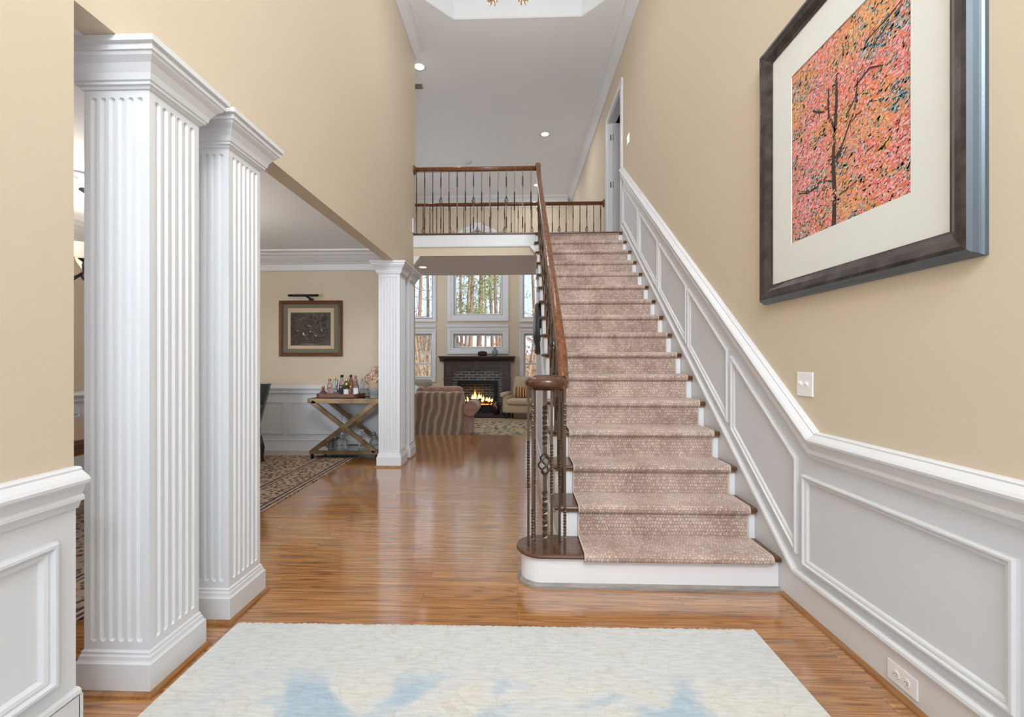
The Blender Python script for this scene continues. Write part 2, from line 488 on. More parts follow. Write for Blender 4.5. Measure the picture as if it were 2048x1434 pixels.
# dining trims
DCR = [(0, 0), (-.235, 0), (-.235, .02), (-.225, .026), (-.15, .032), (-.14, .055), (-.13, .06), (-.12, .085), (-.085, .14), (-.06, .17), (-.055, .2), (-.03, .22), (-.02, .275), (0, .28)]
b = MB(); b.sweep([(-4.85, ZD), (XL - WT, ZD)], DCR, lambda u, v, h: (u, 5.98 - h, v))
b.sweep([(.3, ZD), (5.98, ZD)], DCR, lambda u, v, h: (-4.85 + h, u, v))
struct(b.build('trim_%d' % tn, 'white'), 'wide stepped crown moulding of the dining room'); tn += 1
fD = lambda u, v, h: (u, 5.98 - h, v)
b = MB(); b.box((-4.85, 5.972, 0), (XL - WT, 5.979, .8)); b.sweep([(-4.85, .914), (XL - WT, .914)], RAIL, fD)
b.box((-4.85, .3, 0), (-4.843, 5.98, .8)); b.sweep([(.3, .914), (5.98, .914)], RAIL, lambda u, v, h: (-4.85 + h, u, v))
b.box((XL - WT, 5.965, .0), (XL + .02, 5.98, .16))
b.sweep([(5.975, .914), (YE + .02, .914)], RAIL, lambda u, v, h: (XL + h, u, v))
struct(b.build('trim_%d' % tn, 'panel'), 'white wainscot and chair rail of the dining room'); tn += 1
for a, c in [(-4.7, -4.02), (-3.96, -3.264), (-3.193, -2.437), (-2.374, -1.68)]:
    b = MB(); b.sweep([(a, .231), (c, .231), (c, .685), (a, .685)], MOULD, lambda u, v, h: (u, 5.974 - h, v), closed=True)
    struct(b.build('trim_%d' % tn, 'panel'), 'wainscot frame moulding on the dining room wall'); tn += 1
for a, c in [(4.75, 5.75), (3.6, 4.65), (2.4, 3.5)]:
    b = MB(); b.sweep([(a, .231), (c, .231), (c, .685), (a, .685)], MOULD, lambda u, v, h: (-4.843 + h, u, v), closed=True)
    struct(b.build('trim_%d' % tn, 'panel'), 'wainscot frame moulding on the dining room side wall'); tn += 1
b = MB(); b.box((-4.85, 5.962, 0), (XL - WT, 5.98, .135)); b.sweep([(-4.85, .16), (XL - WT, .16)], BASECAP, fD)
struct(b.build('baseboard_dining', 'panel'), 'white baseboard behind the bar cart')
# bridge fascia, nosing
b = MB(); b.box((XL, 5.965, 2.82), (.245, 5.98, 2.983)); b.sweep([(XL, 2.835), (.245, 2.835)], [(0, 0), (0, .02), (-.008, .026), (-.02, .022), (-.024, 0)], lambda u, v, h: (u, 5.975 - h, v))
struct(b.build('trim_%d' % tn, 'white'), 'white fascia board below the upstairs railing'); tn += 1
b = MB(); b.box((XL, 5.972, 2.70), (.245, 5.981, 2.82))
struct(b.build('trim_%d' % tn, 'tan'), 'tan band under the white bridge fascia'); tn += 1
b = MB(); b.prism([(5.955, 2.985), (5.945, 2.992), (5.945, 3.002), (5.955, 3.01), (6.03, 3.01), (6.03, 2.985)], 0, XL, XR - .02)
struct(b.build('trim_%d' % tn, 'tread'), 'dark wood nosing along the edge of the upstairs bridge'); tn += 1
b = MB()
SCR = [(0, 0), (-.12, 0), (-.12, .01), (-.1, .02), (-.04, .07), (-.02, .085), (0, .09)]
b.sweep([(5.975, ZH), (YE + .005, ZH)], SCR, fL); b.sweep([(5.5, ZH), (5.66, ZH)], SCR, lambda u, v, h: (.25 - h, u, v))
struct(b.build('trim_%d' % tn, 'white'), 'small crown moulding ends under the bridge'); tn += 1
b = MB(); b.prism([(5.9, 3.01), (6.06, 3.01), (6.06, 3.10), (5.9, 3.2)], 0, XL, XL + .016)
struct(b.build('trim_%d' % tn, 'white'), 'white skirting block at the left end of the bridge'); tn += 1

# ------------------------------------------------------------------ staircase
st = empty('staircase', (.83, 2.4, 0), 'straight white and dark wood staircase climbing along the right wall', 'staircase')
B0 = (.83, 2.4, 0)
def spart(mb, name, m, **k): return rel(mb, B0).build(name, m, st, **k)
def nosep(yf, yb, z, t=.027):
    r = t / 2
    return [(yf + r + r * cos(a), z - r + r * sin(a)) for a in [pi / 2 + pi * k / 8 for k in range(9)]] + [(yb, z - t), (yb, z)]
for i in range(2, 16):
    yf = Y0 + RUN * i; z = RIS * i
    b = MB(); b.prism(nosep(yf, yf + RUN + .03, z), 0, .225, XR - .02, sm=False)
    # return nosing on the open side
    b.prism([(.225, z - .004), (.216, z - .013), (.225, z - .024)], 1, yf + .01, yf + RUN + .02)
    spart(b, 'tread', 'tread')
for i in range(1, 17):
    yr = Y0 + RUN * i + .03; z = RIS * i
    if i == 1: continue
    b = MB(); b.box((.25, yr, z - RIS), (XR - .02, yr + .018, z - .026)); b.m = 1
    b.box((.25, yr - .012, z - .04), (XR - .02, yr, z - .026))
    spart(b, 'riser', ['riser', 'shoe'])
# starting step with rounded end
cx, cy, R = .14, 2.532, .145
def bull(r, extra=0):
    pts = [(XR - .02, cy - r), (cx, cy - r)]
    pts += [(cx - r * sin(t), cy - r * cos(t)) for t in [pi * k / 16 for k in range(1, 16)]]
    pts += [(cx, cy + r), (XR - .02, cy + r)]
    return pts
def bullr(r): return [(x, y) for x, y in bull(r)]
b = MB(); b.prism(bullr(.12), 2, 0, RIS - .026); spart(b, 'riser', 'riser')
b = MB()
rs = []
for r, z in [(.135, RIS - .027), (.143, RIS - .022), (.147, RIS - .013), (.143, RIS - .004), (.135, RIS)]:
    rs.append([(x, y, z) for x, y in bullr(r)])
b.rings(rs); spart(b, 'tread', 'tread')
b = MB(); rs = []
for r, z in [(.121, 0), (.142, 0), (.139, .012), (.128, .022), (.121, .024)]: rs.append([(x if x < 1 else x, y, z) for x, y in bullr(r)])
b.rings(rs, caps=False); spart(b, 'shoe_moulding', mat('grey_oak_moulding', (.34, .30, .27), .3, var=((.22, .2, .19), 9, (1, 8, 8))))
# wall and soffit below the flight
b = MB(); poly = [(2.645, 0), (2.645, RIS - .03)]
for i in range(2, 16):
    yr = Y0 + RUN * i + .03
    if yr > 5.6: break
    poly += [(yr, RIS * (i - 1) - .03), (yr, RIS * i - .03)]
poly += [(5.66, RIS * 14 - .03), (5.66, 0)]
for i in range(1, 15):     # vertical slabs per step keep every face convex
    ya = max(2.645, Y0 + RUN * i + .03); yb_ = min(5.66, Y0 + RUN * (i + 1) + .03)
    if yb_ > ya: b.box((.252, ya + .006, 0), (.37, yb_ + .005, RIS * i - .028))
spart(b, 'side_wall', 'panel')
b = MB(); b.prism([(5.662, RIS * 14 - .35), (5.99, 2.70), (5.99, 2.785), (5.768, 2.785), (5.768, 2.60), (5.662, 2.60)], 0, .252, XR - .02)
spart(b, 'soffit', 'white')
b = MB()
fS = lambda u, v, h: (.25 - h, u, v)
b.sweep([(3.35, .24), (5.55, .24), (5.55, nose(5.55) - .50), (3.35, nose(3.35) - .50)], [(d, h * .6) for d, h in MOULD], fS, closed=True)
b.box((.236, 2.645, 0), (.25, 5.66, .15))
b.sweep([(2.9, nose(2.9) - .34), (5.66, nose(5.66) - .34)], [(0, 0), (0, .012), (-.02, .014), (-.03, 0)], fS)
spart(b, 'side_moulding', 'white')
# carpet runner
def carpet(name, ca, cb, cc):
    m = mat(name, ca, .95, sheen=.3)
    n, l, bs = nodes(m)
    tc = n.new('ShaderNodeTexCoord')
    # tone patches
    nz = n.new('ShaderNodeTexNoise'); nz.inputs['Scale'].default_value = 4.5; nz.inputs['Detail'].default_value = 4
    l.new(tc.outputs['Object'], nz.inputs['Vector'])
    # woven blocks: ribs across
    sp = n.new('ShaderNodeSeparateXYZ'); l.new(tc.outputs['Object'], sp.inputs[0])
    yz = n.new('ShaderNodeMath'); yz.operation = 'ADD'; l.new(sp.outputs['Y'], yz.inputs[0]); l.new(sp.outputs['Z'], yz.inputs[1])
    cb_ = n.new('ShaderNodeCombineXYZ'); l.new(sp.outputs['X'], cb_.inputs[0]); l.new(yz.outputs[0], cb_.inputs[1])
    br = n.new('ShaderNodeTexBrick'); br.inputs['Scale'].default_value = 1; br.inputs['Brick Width'].default_value = .017
    br.inputs['Row Height'].default_value = .021; br.inputs['Mortar Size'].default_value = .0026; br.inputs['Mortar Smooth'].default_value = .6
    br.inputs['Color1'].default_value = (.35, .35, .35, 1); br.inputs['Color2'].default_value = (.9, .9, .9, 1); br.inputs['Mortar'].default_value = (0, 0, 0, 1)
    nd = n.new('ShaderNodeTexNoise'); nd.inputs['Scale'].default_value = 45; l.new(tc.outputs['Object'], nd.inputs['Vector'])
    sc_ = n.new('ShaderNodeVectorMath'); sc_.operation = 'SCALE'; sc_.inputs['Scale'].default_value = .02; l.new(nd.outputs['Color'], sc_.inputs[0])
    av = n.new('ShaderNodeVectorMath'); av.operation = 'ADD'; l.new(cb_.outputs[0], av.inputs[0]); l.new(sc_.outputs[0], av.inputs[1])
    l.new(av.outputs[0], br.inputs['Vector'])
    mix = n.new('ShaderNodeMixRGB'); mix.blend_type = 'MIX'; mix.inputs[0].default_value = .4
    l.new(nz.outputs[0], mix.inputs[1]); l.new(br.outputs['Color'], mix.inputs[2])
    rp = ramp(n, [(.2, cb), (.5, ca), (.72, cc)])
    l.new(mix.outputs[0], rp.inputs[0]); l.new(rp.outputs[0], bs.inputs['Base Color'])
    bp = n.new('ShaderNodeBump'); bp.inputs['Strength'].default_value = .8; bp.inputs['Distance'].default_value = .004
    l.new(br.outputs['Color'], bp.inputs['Height']); l.new(bp.outputs[0], bs.inputs['Normal'])
    return m
M['carpet'] = carpet('dusty_rose_loop_carpet', (.50, .365, .305), (.27, .17, .135), (.70, .58, .50))
T = .011
pts = []
for i in range(1, 17):
    yf = Y0 + RUN * i; z = RIS * i; r = .0135 + T
    yr = yf + .03
    if i > 1: pts += [(yr - T, z - RIS + T), (yr - T, z - .052)]
    arc = [(yf + .0135 + r * cos(a), z - .0135 + r * sin(a)) for a in [radians(250 - 160 * k / 8) for k in range(9)]]
    pts += ([(yf + .02, z - .045)] if i > 1 else [(yf + .012, z - .04)]) + arc
pts = pts[:-2]
pts[-1] = (pts[-1][0], min(pts[-1][1], 2.982))
pts = [p for p in pts if p[1] < 2.99]
b = MB()
b.sweep(pts, [(0, .368), (0, 1.372), (-.009, 1.372), (-.009, .368)], lambda u, v, h: (h, u, v))
run = b.build('stair_runner', 'carpet'); tag(run, 'dusty rose woven carpet runner down the middle of the staircase', 'carpet')
b = MB()
b.tube([(.368, y, z) for y, z in pts], .005, 5); b.tube([(1.372, y, z) for y, z in pts], .005, 5)
M['binding'] = mat('pale_binding', (.6, .5, .42), .9)
b.build('edge_binding', 'binding', run)['label'] = 'pale bound edge'

# ------------------------------------------------------------------ iron balusters
def bar(mb, x, y, z0, z1, tw, w=.0068, q=.028):
    """square bar with twisted stretches tw=[(za,zb,turns)]"""
    zs = {z0, z1}
    for a, c, t in tw:
        k = max(10, int(t * 10))
        zs |= {a + (c - a) * i / k for i in range(k + 1)}
    rs = []
    for z in sorted(zs):
        ang = pi / 4
        for a, c, t in tw:
            if z >= c: ang += t * 2 * pi
            elif z > a: ang += t * 2 * pi * (z - a) / (c - a)
        r = w * 1.414
        rs.append([(x + r * cos(ang + pi / 2 * k), y + r * sin(ang + pi / 2 * k), z) for k in range(4)])
    mb.rings(rs, sm=False)
def basket_mb(x, y, zc, h=.085, r=.022, wr=.0042):
    mb = MB()
    for k in range(4):
        pts = []
        for i in range(13):
            t = i / 12
            a = 2 * pi * k / 4 + t * pi * 1.1
            rr = r * sin(pi * t) ** .8 + .003
            pts.append((x + rr * cos(a), y + rr * sin(a), zc - h / 2 + h * t))
        mb.tube(pts, wr, 5)
    for s in (-1, 1):
        zz = zc + s * (h / 2 + .008)
        mb.lathe([(.006, zz - .011), (.0115, zz - .009), (.0115, zz - .004), (.009, zz), (.0115, zz + .004), (.0115, zz + .009), (.006, zz + .011)], (x, y, 0), 10)
    return mb
PR = {}
def proto(kind, H):
    """baluster meshes from foot (0) to H; returns (mesh bar, mesh basket or None)"""
    key = (kind, round(H, 2))
    if key in PR: return PR[key]
    mb = MB()
    if kind == 'A': bar(mb, 0, 0, 0, H, [(H * .36, H * .66, 4)])
    elif kind == 'B': bar(mb, 0, 0, 0, H, [(H * .08, H * .26, 2.5), (H * .74, H * .9, 2.5)])
    else:
        bar(mb, 0, 0, 0, H * .47, [(H * .08, H * .26, 2.5)]); bar(mb, 0, 0, H * .47 + .085, H, [(H * .74, H * .9, 2.5)])
    o = mb.build('baluster', 'iron'); me = o.data; bpy.data.objects.remove(o)
    bk = None
    if kind == 'C':
        o = basket_mb(0, 0, H * .47 + .0425).build('basket', 'iron'); bk = o.data; bpy.data.objects.remove(o)
    PR[key] = (me, bk)
    return PR[key]
def baluster(kind, x, y, z0, z1, parent, base):
    H = z1 - z0
    me, bk = proto(kind, H)
    o = bpy.data.objects.new('baluster', me); COL.objects.link(o); o.parent = parent
    o.location = (x - base[0], y - base[1], z0 - base[2])
    o.scale = (1, 1, H / round(H, 2))
    if bk:
        c = bpy.data.objects.new('basket', bk); COL.objects.link(c); c.parent = o
        c['label'] = 'twisted iron basket'
def railbar(mb, path, w=.031, h=.027):
    """moulded handrail section swept along a 3D path in a vertical plane"""
    prof = [(-.8, -1), (-.7, -.35), (-1, .0), (-.95, .5), (-.6, .92), (0, 1.05), (.6, .92), (.95, .5), (1, .0), (.7, -.35), (.8, -1)]
    P = [Vector(p) for p in path]; rs = []
    for i, p in enumerate(P):
        d = (P[min(i + 1, len(P) - 1)] - P[max(i - 1, 0)]).normalized()
        side = d.cross(Vector((0, 0, 1)))
        if side.length < .2: side = Vector((1, 0, 0))
        side.normalize(); up = side.cross(d).normalized()
        rs.append([p + side * a * w + up * c * h for a, c in prof])
    mb.rings(rs, sm=True)
pat = 'ABAC'
# upstairs front railing
ZR = 3.93
RB = (-.6, 5.99, 3.01)
fr = empty('balcony_railing', RB, 'upstairs front railing of iron balusters over the hall, nearer of two', 'railing')
for i in range(15):
    baluster(pat[i % 4], -1.40 + i * .1132, 5.995, 3.01, ZR - .05, fr, RB)
b = MB(); railbar(b, [(XL + .005, 5.995, ZR - .027), (-.5, 5.995, ZR - .027), (.27, 5.995, ZR - .027)]); rel(b, RB).build('handrail', 'rail', fr)
b = MB(); b.lathe([(.02, .03), (.045, .026), (.062, .014), (.066, .004), (.066, 0)], (XL + .001, 5.995, ZR - .03), 20, axis=0); rel(b, RB).build('rosette', 'rail', fr)
# upstairs rear railing
ZR2 = 3.91
RB2 = (-.6, 7.3, 3.0)
rr = empty('balcony_railing', RB2, 'upstairs rear railing overlooking the living room, farther of two', 'railing')
for i in range(31):
    baluster('BACA'[i % 4], 1.385 - i * .1145, 7.3, 3.003, ZR2 - .05, rr, RB2)
b = MB(); railbar(b, [(XR - .005, 7.3, ZR2 - .027), (0, 7.3, ZR2 - .027), (-2.3, 7.3, ZR2 - .027)]); rel(b, RB2).build('handrail', 'rail', rr)
b = MB(); b.lathe([(.02, -.03), (.045, -.026), (.062, -.014), (.066, -.004), (.066, 0)], (XR - .001, 7.3, ZR2 - .03), 20, axis=0); rel(b, RB2).build('rosette', 'rail', rr)
# stair railing with volute
SB = (.28, 2.5, 0)
sr = empty('stair_railing', SB, 'stair railing of twisted iron balusters with wooden handrail and round volute', 'railing')
XH = .28
def railz(y): return nose(y) + .83
k = 1
for i in range(2, 16):
    yf = Y0 + RUN * i; z = RIS * i
    for off in (.05, .169):
        y = yf + off
        top = min(railz(y) - .035, ZR - .06)
        baluster(pat[k % 4], XH, y, z, max(top, z + .7), sr, SB); k += 1
path = [(.235, 2.40, 1.128), (.262, 2.47, 1.128), (XH, 2.56, 1.13), (XH, 2.66, 1.14), (XH, 2.75, railz(2.75) - .005)]
path += [(XH, y, railz(y)) for y in (3.2, 4, 5, 5.5, 5.6)]
path += [(XH, 5.72, railz(5.72) + .02), (XH, 5.8, railz(5.8) + .05), (XH, 5.86, 3.86), (XH, 5.92, 3.895), (XH, 6.03, 3.905)]
b = MB(); railbar(b, path, .031, .03); rel(b, SB).build('handrail', 'rail', sr)
b = MB(); b.lathe([(.02, -.045), (.03, -.035), (.04, -.01), (.042, .015), (.03, .04), (.012, .048)], (XH, 5.995, 3.925), 18); rel(b, SB).build('rail_cap', 'rail', sr)
b = MB()
vc = (.165, 2.475, 1.128)
b.lathe([(.02, -.04), (.095, -.04), (.1, -.03), (.11, -.024), (.124, -.012), (.127, .004), (.120, .02), (.1, .03), (.07, .033), (.06, .03), (.02, .034)], vc, 36)
# spiral groove ridge on top of the volute
sp_ = [(vc[0] + r * cos(a), vc[1] + r * sin(a), vc[2] + .028) for r, a in [(.11 - .085 * t / 30, -pi * .2 + t * pi * 2.4 / 30) for t in range(31)]]
b.tube(sp_, .012, 8)
rel(b, SB).build('volute', wood('volute_wood', (.045, .017, .008), (.11, .045, .02), .16, 0), sr)
for kd, x, y in [('B', .085, 2.425), ('A', .062, 2.50), ('A', .188, 2.405), ('B', .265, 2.45), ('A', .10, 2.575), ('A', .245, 2.545)]:
    baluster(kd, x, y, RIS, 1.10, sr, SB)
mb = MB(); bar(mb, .155, 2.47, RIS, .60, [(.25, .52, 2)], .0105); bar(mb, .155, 2.47, .73, 1.10, [(.77, 1.0, 2)], .0105)
nw = rel(mb, SB).build('newel', 'iron', sr)
o = rel(basket_mb(.155, 2.47, .665, .12, .034, .0055), SB).build('basket', 'iron', nw); o['label'] = 'large twisted iron basket'

# ------------------------------------------------------------------ fluted columns
def column_tree():
    root = empty('column', (0, 0, 0), '', 'column', 'square fluted columns of the dining room opening')
    hw, fw, pitch, dep = .127, .0122, .0355, .012
    levels = []
    zb, zt = .19, 2.245
    levels.append((.1, 0))
    for k in range(5): levels.append((zb + fw * k / 4 * 1.0, math.sqrt(max(0, 1 - (1 - k / 4) ** 2))))
    levels.append((1.2, 1))
    for k in range(4, -1, -1): levels.append((zt - fw * k / 4 * 1.0, math.sqrt(max(0, 1 - (1 - k / 4) ** 2))))
    levels.append((2.40, 0))
    rs = []
    for z, s in levels:
        ring = []
        for face in range(4):
            a = face * pi / 2
            pts = [(-hw, 0)]
            for q in range(6):
                c = (q - 2.5) * pitch
                w = max(fw * s, .0004)
                for t in (-1, -.55, .55, 1):
                    pts.append((c + w * t, dep * s * (0 if abs(t) == 1 else .8)))
            for u, d in pts:
                x, y = u, -hw + d
                ring.append((x * cos(a) - y * sin(a), x * sin(a) + y * cos(a), z))
        rs.append(ring)
    b = MB(); b.rings(rs, sm=False); b.build('shaft', 'white', root)
    sq = [(-hw, -hw), (hw, -hw), (hw, hw), (-hw, hw)]
    b = MB(); b.sweep(sq, [(.001, .02), (-.019, .02), (-.019, .118), (-.015, .122), (-.012, .128), (-.010, .140), (-.006, .146), (-.006, .154), (-.001, .16), (.001, .165)], lambda u, v, h: (u, v, h), closed=True)
    b.build('base', 'white', root)
    b = MB(); b.sweep(sq, [(.001, 0), (-.034, 0), (-.032, .01), (-.025, .018), (-.017, .02), (.001, .021)], lambda u, v, h: (u, v, h), closed=True)
    b.build('shoe_moulding', 'shoe', root)
    b = MB(); b.sweep(sq, [(.001, 2.27), (-.006, 2.272), (-.010, 2.28), (-.018, 2.283), (-.018, 2.292), (-.024, 2.296), (-.03, 2.318), (-.045, 2.345), (-.062, 2.362), (-.066, 2.372), (-.072, 2.374), (-.072, 2.395), (-.084, 2.398), (-.084, 2.419), (.02, 2.419)], lambda u, v, h: (u, v, h), closed=True)
    b.prism([(-.2, -.2), (.2, -.2), (.2, .2), (-.2, .2)], 2, 2.41, 2.4185)
    b.build('capital', 'white', root)
    return root
c0 = column_tree()
labs = ['large fluted white column nearest the camera beside the left wall end', 'fluted white column right behind the nearest one',
        'far fluted white column beside the bar cart', 'farthest fluted white column partly hidden at the far end of the opening']
for i, (y, lb) in enumerate(zip((1.722, 2.172, 5.21, 5.66), labs)):
    c = c0 if i == 0 else copy_tree(c0)
    c.location = (-1.512, y, 0); c['label'] = lb

# ------------------------------------------------------------------ upstairs door
fDc = lambda u, v, h: (XR - h, u, v)
CAS = [(0, 0), (0, .02), (-.012, .022), (-.03, .014), (-.06, .014), (-.07, .022), (-.088, .022), (-.088, 0)]
b = MB(); b.sweep([(DR[1], DR[2]), (DR[1], DR[3]), (DR[0], DR[3]), (DR[0], DR[2])], [(-d, h) for d, h in CAS] if False else CAS, fDc)
b.box((XR - .001, DR[0] - .0, DR[2]), (XR + WT, DR[0] + .018, DR[3])); b.box((XR - .001, DR[1] - .018, DR[2]), (XR + WT, DR[1], DR[3])); b.box((XR - .001, DR[0], DR[3] - .018), (XR + WT, DR[1], DR[3]))
b.box((XR + .05, DR[1] - .03, DR[2]), (XR + .075, DR[1] - .018, DR[3] - .018))
d1 = struct(b.build('door_1', 'white'), 'white cased doorway at the top of the stairs on the right wall')
b = MB(); b.box((XR + .08, DR[1] - .058, ZU + .01), (XR + .86, DR[1] - .021, DR[3] - .03)); b.build('door_panel', 'white', d1)
for z in (3.22, 4.05, 4.8):
    b = MB(); b.box((XR + .035, DR[1] - .024, z - .045), (XR + .08, DR[1] - .016, z + .045)); b.lathe([(.007, z - .05), (.007, z + .05)], (XR + .078, DR[1] - .026, 0), 8); b.build('hinge', 'hinge', d1)
b = MB(); grid_wall(b, 5.8, 7.4, 3, 5.3, [], lambda a, c, d, e: ((2.5, a, d), (2.6, c, e)))
b.box((XR + WT, 5.75, 3), (2.6, 5.8, 5.3)); b.box((XR + WT, 7.4, 3), (2.6, 7.45, 5.3)); b.box((XR + WT, 5.75, 5.3), (2.6, 7.45, 5.35)); b.box((XR + WT, 5.75, 2.95), (2.6, 7.45, 3))
struct(b.build('wall_closet', 'dark'), 'dark room behind the upstairs doorway')

# ------------------------------------------------------------------ living room windows
M['pane'] = mat('window_glass', (1, 1, 1), 0, trans=1, ior=1.01, spec=.2)
def casing(mb, x0, x1, z0, z1, w=.16):
    mb.sweep([(x0, z0), (x1, z0), (x1, z1), (x0, z1)], [(0, 0), (0, .012), (-.03, .02), (-.07, .02), (-.075, .032), (-w + .01, .036), (-w, .028), (-w, 0)], lambda u, v, h: (u, YB - h, v), closed=True)
def window(i, x0, x1, z0, z1, w, label, mid=None, arch=False):
    b = MB()
    t = .045
    if arch:
        path = [(x0, z0), (x1, z0), (x1, z1)] + [((x0 + x1) / 2 + AR * cos(a), z1 + AR * sin(a)) for a in [pi * k / 16 for k in range(1, 16)]] + [(x0, z1)]
    else: path = [(x0, z0), (x1, z0), (x1, z1), (x0, z1)]
    b.sweep(path, [(0, 0), (0, .012), (-.03, .02), (-.07, .02), (-.075, .032), (-w + .01, .036), (-w, .028), (-w, 0)], lambda u, v, h: (u, YB - h, v), closed=True)
    b.sweep(path, [(0, 0), (0, -.13), (t, -.13), (t, -.07), (.01, -.06), (.01, 0)], lambda u, v, h: (u, YB - h, v), closed=True)
    if mid: b.box((x0, YB + .08, mid - .025), (x1, YB + .12, mid + .025))
    if arch:
        cxm = (x0 + x1) / 2
        b.prism([(cxm - .07, z1 + AR), (cxm + .07, z1 + AR), (cxm + .1, z1 + AR + w + .04), (cxm - .1, z1 + AR + w + .04)], 1, YB - .06, YB)
    o = struct(b.build('window_%d' % i, 'white'), label)
    p = MB(); p.prism([(x, z) for x, z in path], 1, YB + .095, YB + .099)
    p.build('pane', 'pane', o)
window(1, *W_C[0][:3], 4.1, .17, 'large arched window above the fireplace', arch=True)
window(2, *W_TR[0], .165, 'wide low window right above the mantel')
window(3, *W_UP[0], .095, 'upper left window of the living room')
window(4, *W_UP[1], .1, 'upper right window of the living room')
window(5, *W_LO[0], .12, 'lower left sash window of the living room', mid=1.17)
window(6, *W_LO[1], .12, 'lower right sash window of the living room', mid=1.17)
b = MB(); b.box((-1.92, YB - .03, 2.16), (-.24, YB, 2.235)); b.box((-3.27, YB - .03, 2.16), (-2.2, YB, 2.235)); b.box((.06, YB - .03, 2.16), (1.12, YB, 2.235))
struct(b.build('trim_%d' % tn, 'panel'), 'flat trim boards between upper and lower windows'); tn += 1

# ------------------------------------------------------------------ fireplace
M['mantel'] = wood('dark_mantel_wood', (.045, .032, .026), (.085, .06, .048), .4, 0, .1)
m = mat('dark_glazed_brick', (.05, .04, .04), .3); M['brick'] = m
n_, l_, bs = nodes(m)
tc = n_.new('ShaderNodeTexCoord'); sx = n_.new('ShaderNodeSeparateXYZ'); cbx = n_.new('ShaderNodeCombineXYZ')
l_.new(tc.outputs['Object'], sx.inputs[0]); l_.new(sx.outputs['X'], cbx.inputs[0]); l_.new(sx.outputs['Z'], cbx.inputs[1])
br = n_.new('ShaderNodeTexBrick'); br.inputs['Scale'].default_value = 1; br.inputs['Brick Width'].default_value = .21; br.inputs['Row Height'].default_value = .072; br.inputs['Mortar Size'].default_value = .006
br.inputs['Color1'].default_value = (.045, .035, .035, 1); br.inputs['Color2'].default_value = (.10, .085, .085, 1); br.inputs['Mortar'].default_value = (.34, .36, .35, 1)
l_.new(cbx.outputs[0], br.inputs['Vector']); l_.new(br.outputs['Color'], bs.inputs['Base Color'])
FB = (WX, 11.55, ZG)
fp = empty('fireplace', FB, 'dark wood fireplace with brick surround and lit gas fire', 'fireplace')
def fpart(mb, name, m, par=None):
    return rel(mb, FB).build(name, m, par or fp)
xl, xr = -1.96, -.185
b = MB()
b.box((xl, 11.52, ZG), (-1.72, 11.7, 1.26)); b.box((-.42, 11.52, ZG), (xr, 11.7, 1.26))
for x0, x1 in ((xl, -1.72), (-.42, xr)):
    b.box((x0 - .012, 11.505, ZG), (x1 + .012, 11.56, ZG + .16)); b.box((x0 - .012, 11.505, .76), (x1 + .012, 11.56, .80))
    for k in range(6):
        xx = x0 + .03 + k * (x1 - x0 - .06) / 5; b.box((xx - .008, 11.514, ZG + .2), (xx + .008, 11.53, .72))
    b.sweep([(x0 + .03, .85), (x1 - .03, .85), (x1 - .03, 1.2), (x0 + .03, 1.2)], [(0, 0), (0, .01), (.015, .01), (.02, 0)], lambda u, v, h: (u, 11.52 - h, v), closed=True)
# arched frieze
cxm = (-1.72 - .42) / 2
N = 14
for k in range(N):
    xa = -1.72 + 1.30 * k / N; xb = -1.72 + 1.30 * (k + 1) / N
    za = .95 + .07 * (1 - ((xa - cxm) / .65) ** 2); zb_ = .95 + .07 * (1 - ((xb - cxm) / .65) ** 2)
    b.prism([(xa, za), (xb, zb_), (xb, 1.26), (xa, 1.26)], 1, 11.53, 11.7)
for x0, x1 in ((-1.66, -1.2), (-.94, -.48)):
    b.sweep([(x0, 1.03 if x0 < cxm - .3 else 1.07), (x1, 1.07 if x0 < cxm - .3 else 1.03), (x1, 1.20), (x0, 1.20)], [(0, 0), (0, .012), (.015, .012), (.02, 0)], lambda u, v, h: (u, 11.53 - h, v), closed=True)
b.prism([(cxm - .06, 1.0), (cxm + .06, 1.0), (cxm + .09, 1.26), (cxm - .09, 1.26)], 1, 11.5, 11.6)
fpart(b, 'mantel_frame', 'mantel')
b = MB(); b.prism([(11.70, 1.375), (11.34, 1.375), (11.34, 1.35), (11.36, 1.34), (11.37, 1.32), (11.42, 1.29), (11.47, 1.265), (11.5, 1.24), (11.7, 1.24)], 0, -2.06, -.085)
b.box((-2.09, 11.32, 1.352), (-.055, 11.7, 1.38))
fpart(b, 'mantel_shelf', 'mantel')
b = MB()
b.box((-1.72, 11.56, ZG), (-1.60, 11.7, .95)); b.box((-.52, 11.56, ZG), (-.42, 11.7, .95))
b.box((-1.60, 11.56, .74), (-.52, 11.7, 1.03)); b.box((-1.72, 11.56, .95), (-1.60, 11.7, 1.0)); b.box((-.52, 11.56, .95), (-.42, 11.7, 1.0))
fpart(b, 'brick_surround', 'brick')
b = MB()
b.box((-1.60, 11.54, .64), (-.52, 11.62, .74)); b.box((-1.60, 11.54, ZG + .08), (-1.49, 11.62, .64)); b.box((-.63, 11.54, ZG + .08), (-.52, 11.62, .64)); b.box((-1.49, 11.54, ZG + .08), (-.63, 11.62, .08))
for k in range(5): b.box((-1.5 + .18 * k, 11.532, ZG + .12), (-1.35 + .18 * k, 11.545, ZG + .135))
b.box((-1.5, 11.53, .66), (-.62, 11.545, .675))
fpart(b, 'firebox_frame', 'black')
b = MB(); b.box((-1.49, 11.99, 0), (-.63, 12.0, .64)); b.box((-1.49, 11.62, .05), (-.63, 12, .07)); b.box((-1.5, 11.62, .05), (-1.49, 12, .66)); b.box((-.63, 11.62, .05), (-.62, 12, .66)); b.box((-1.5, 11.62, .64), (-.62, 12, .66))
fpart(b, 'firebox', 'brick')
b = MB(); b.box((-1.95, 10.95, ZG + .0005), (-.2, 11.52, ZG + .075)); fpart(b, 'hearth', mat('dark_slate', (.035, .03, .03), .25))
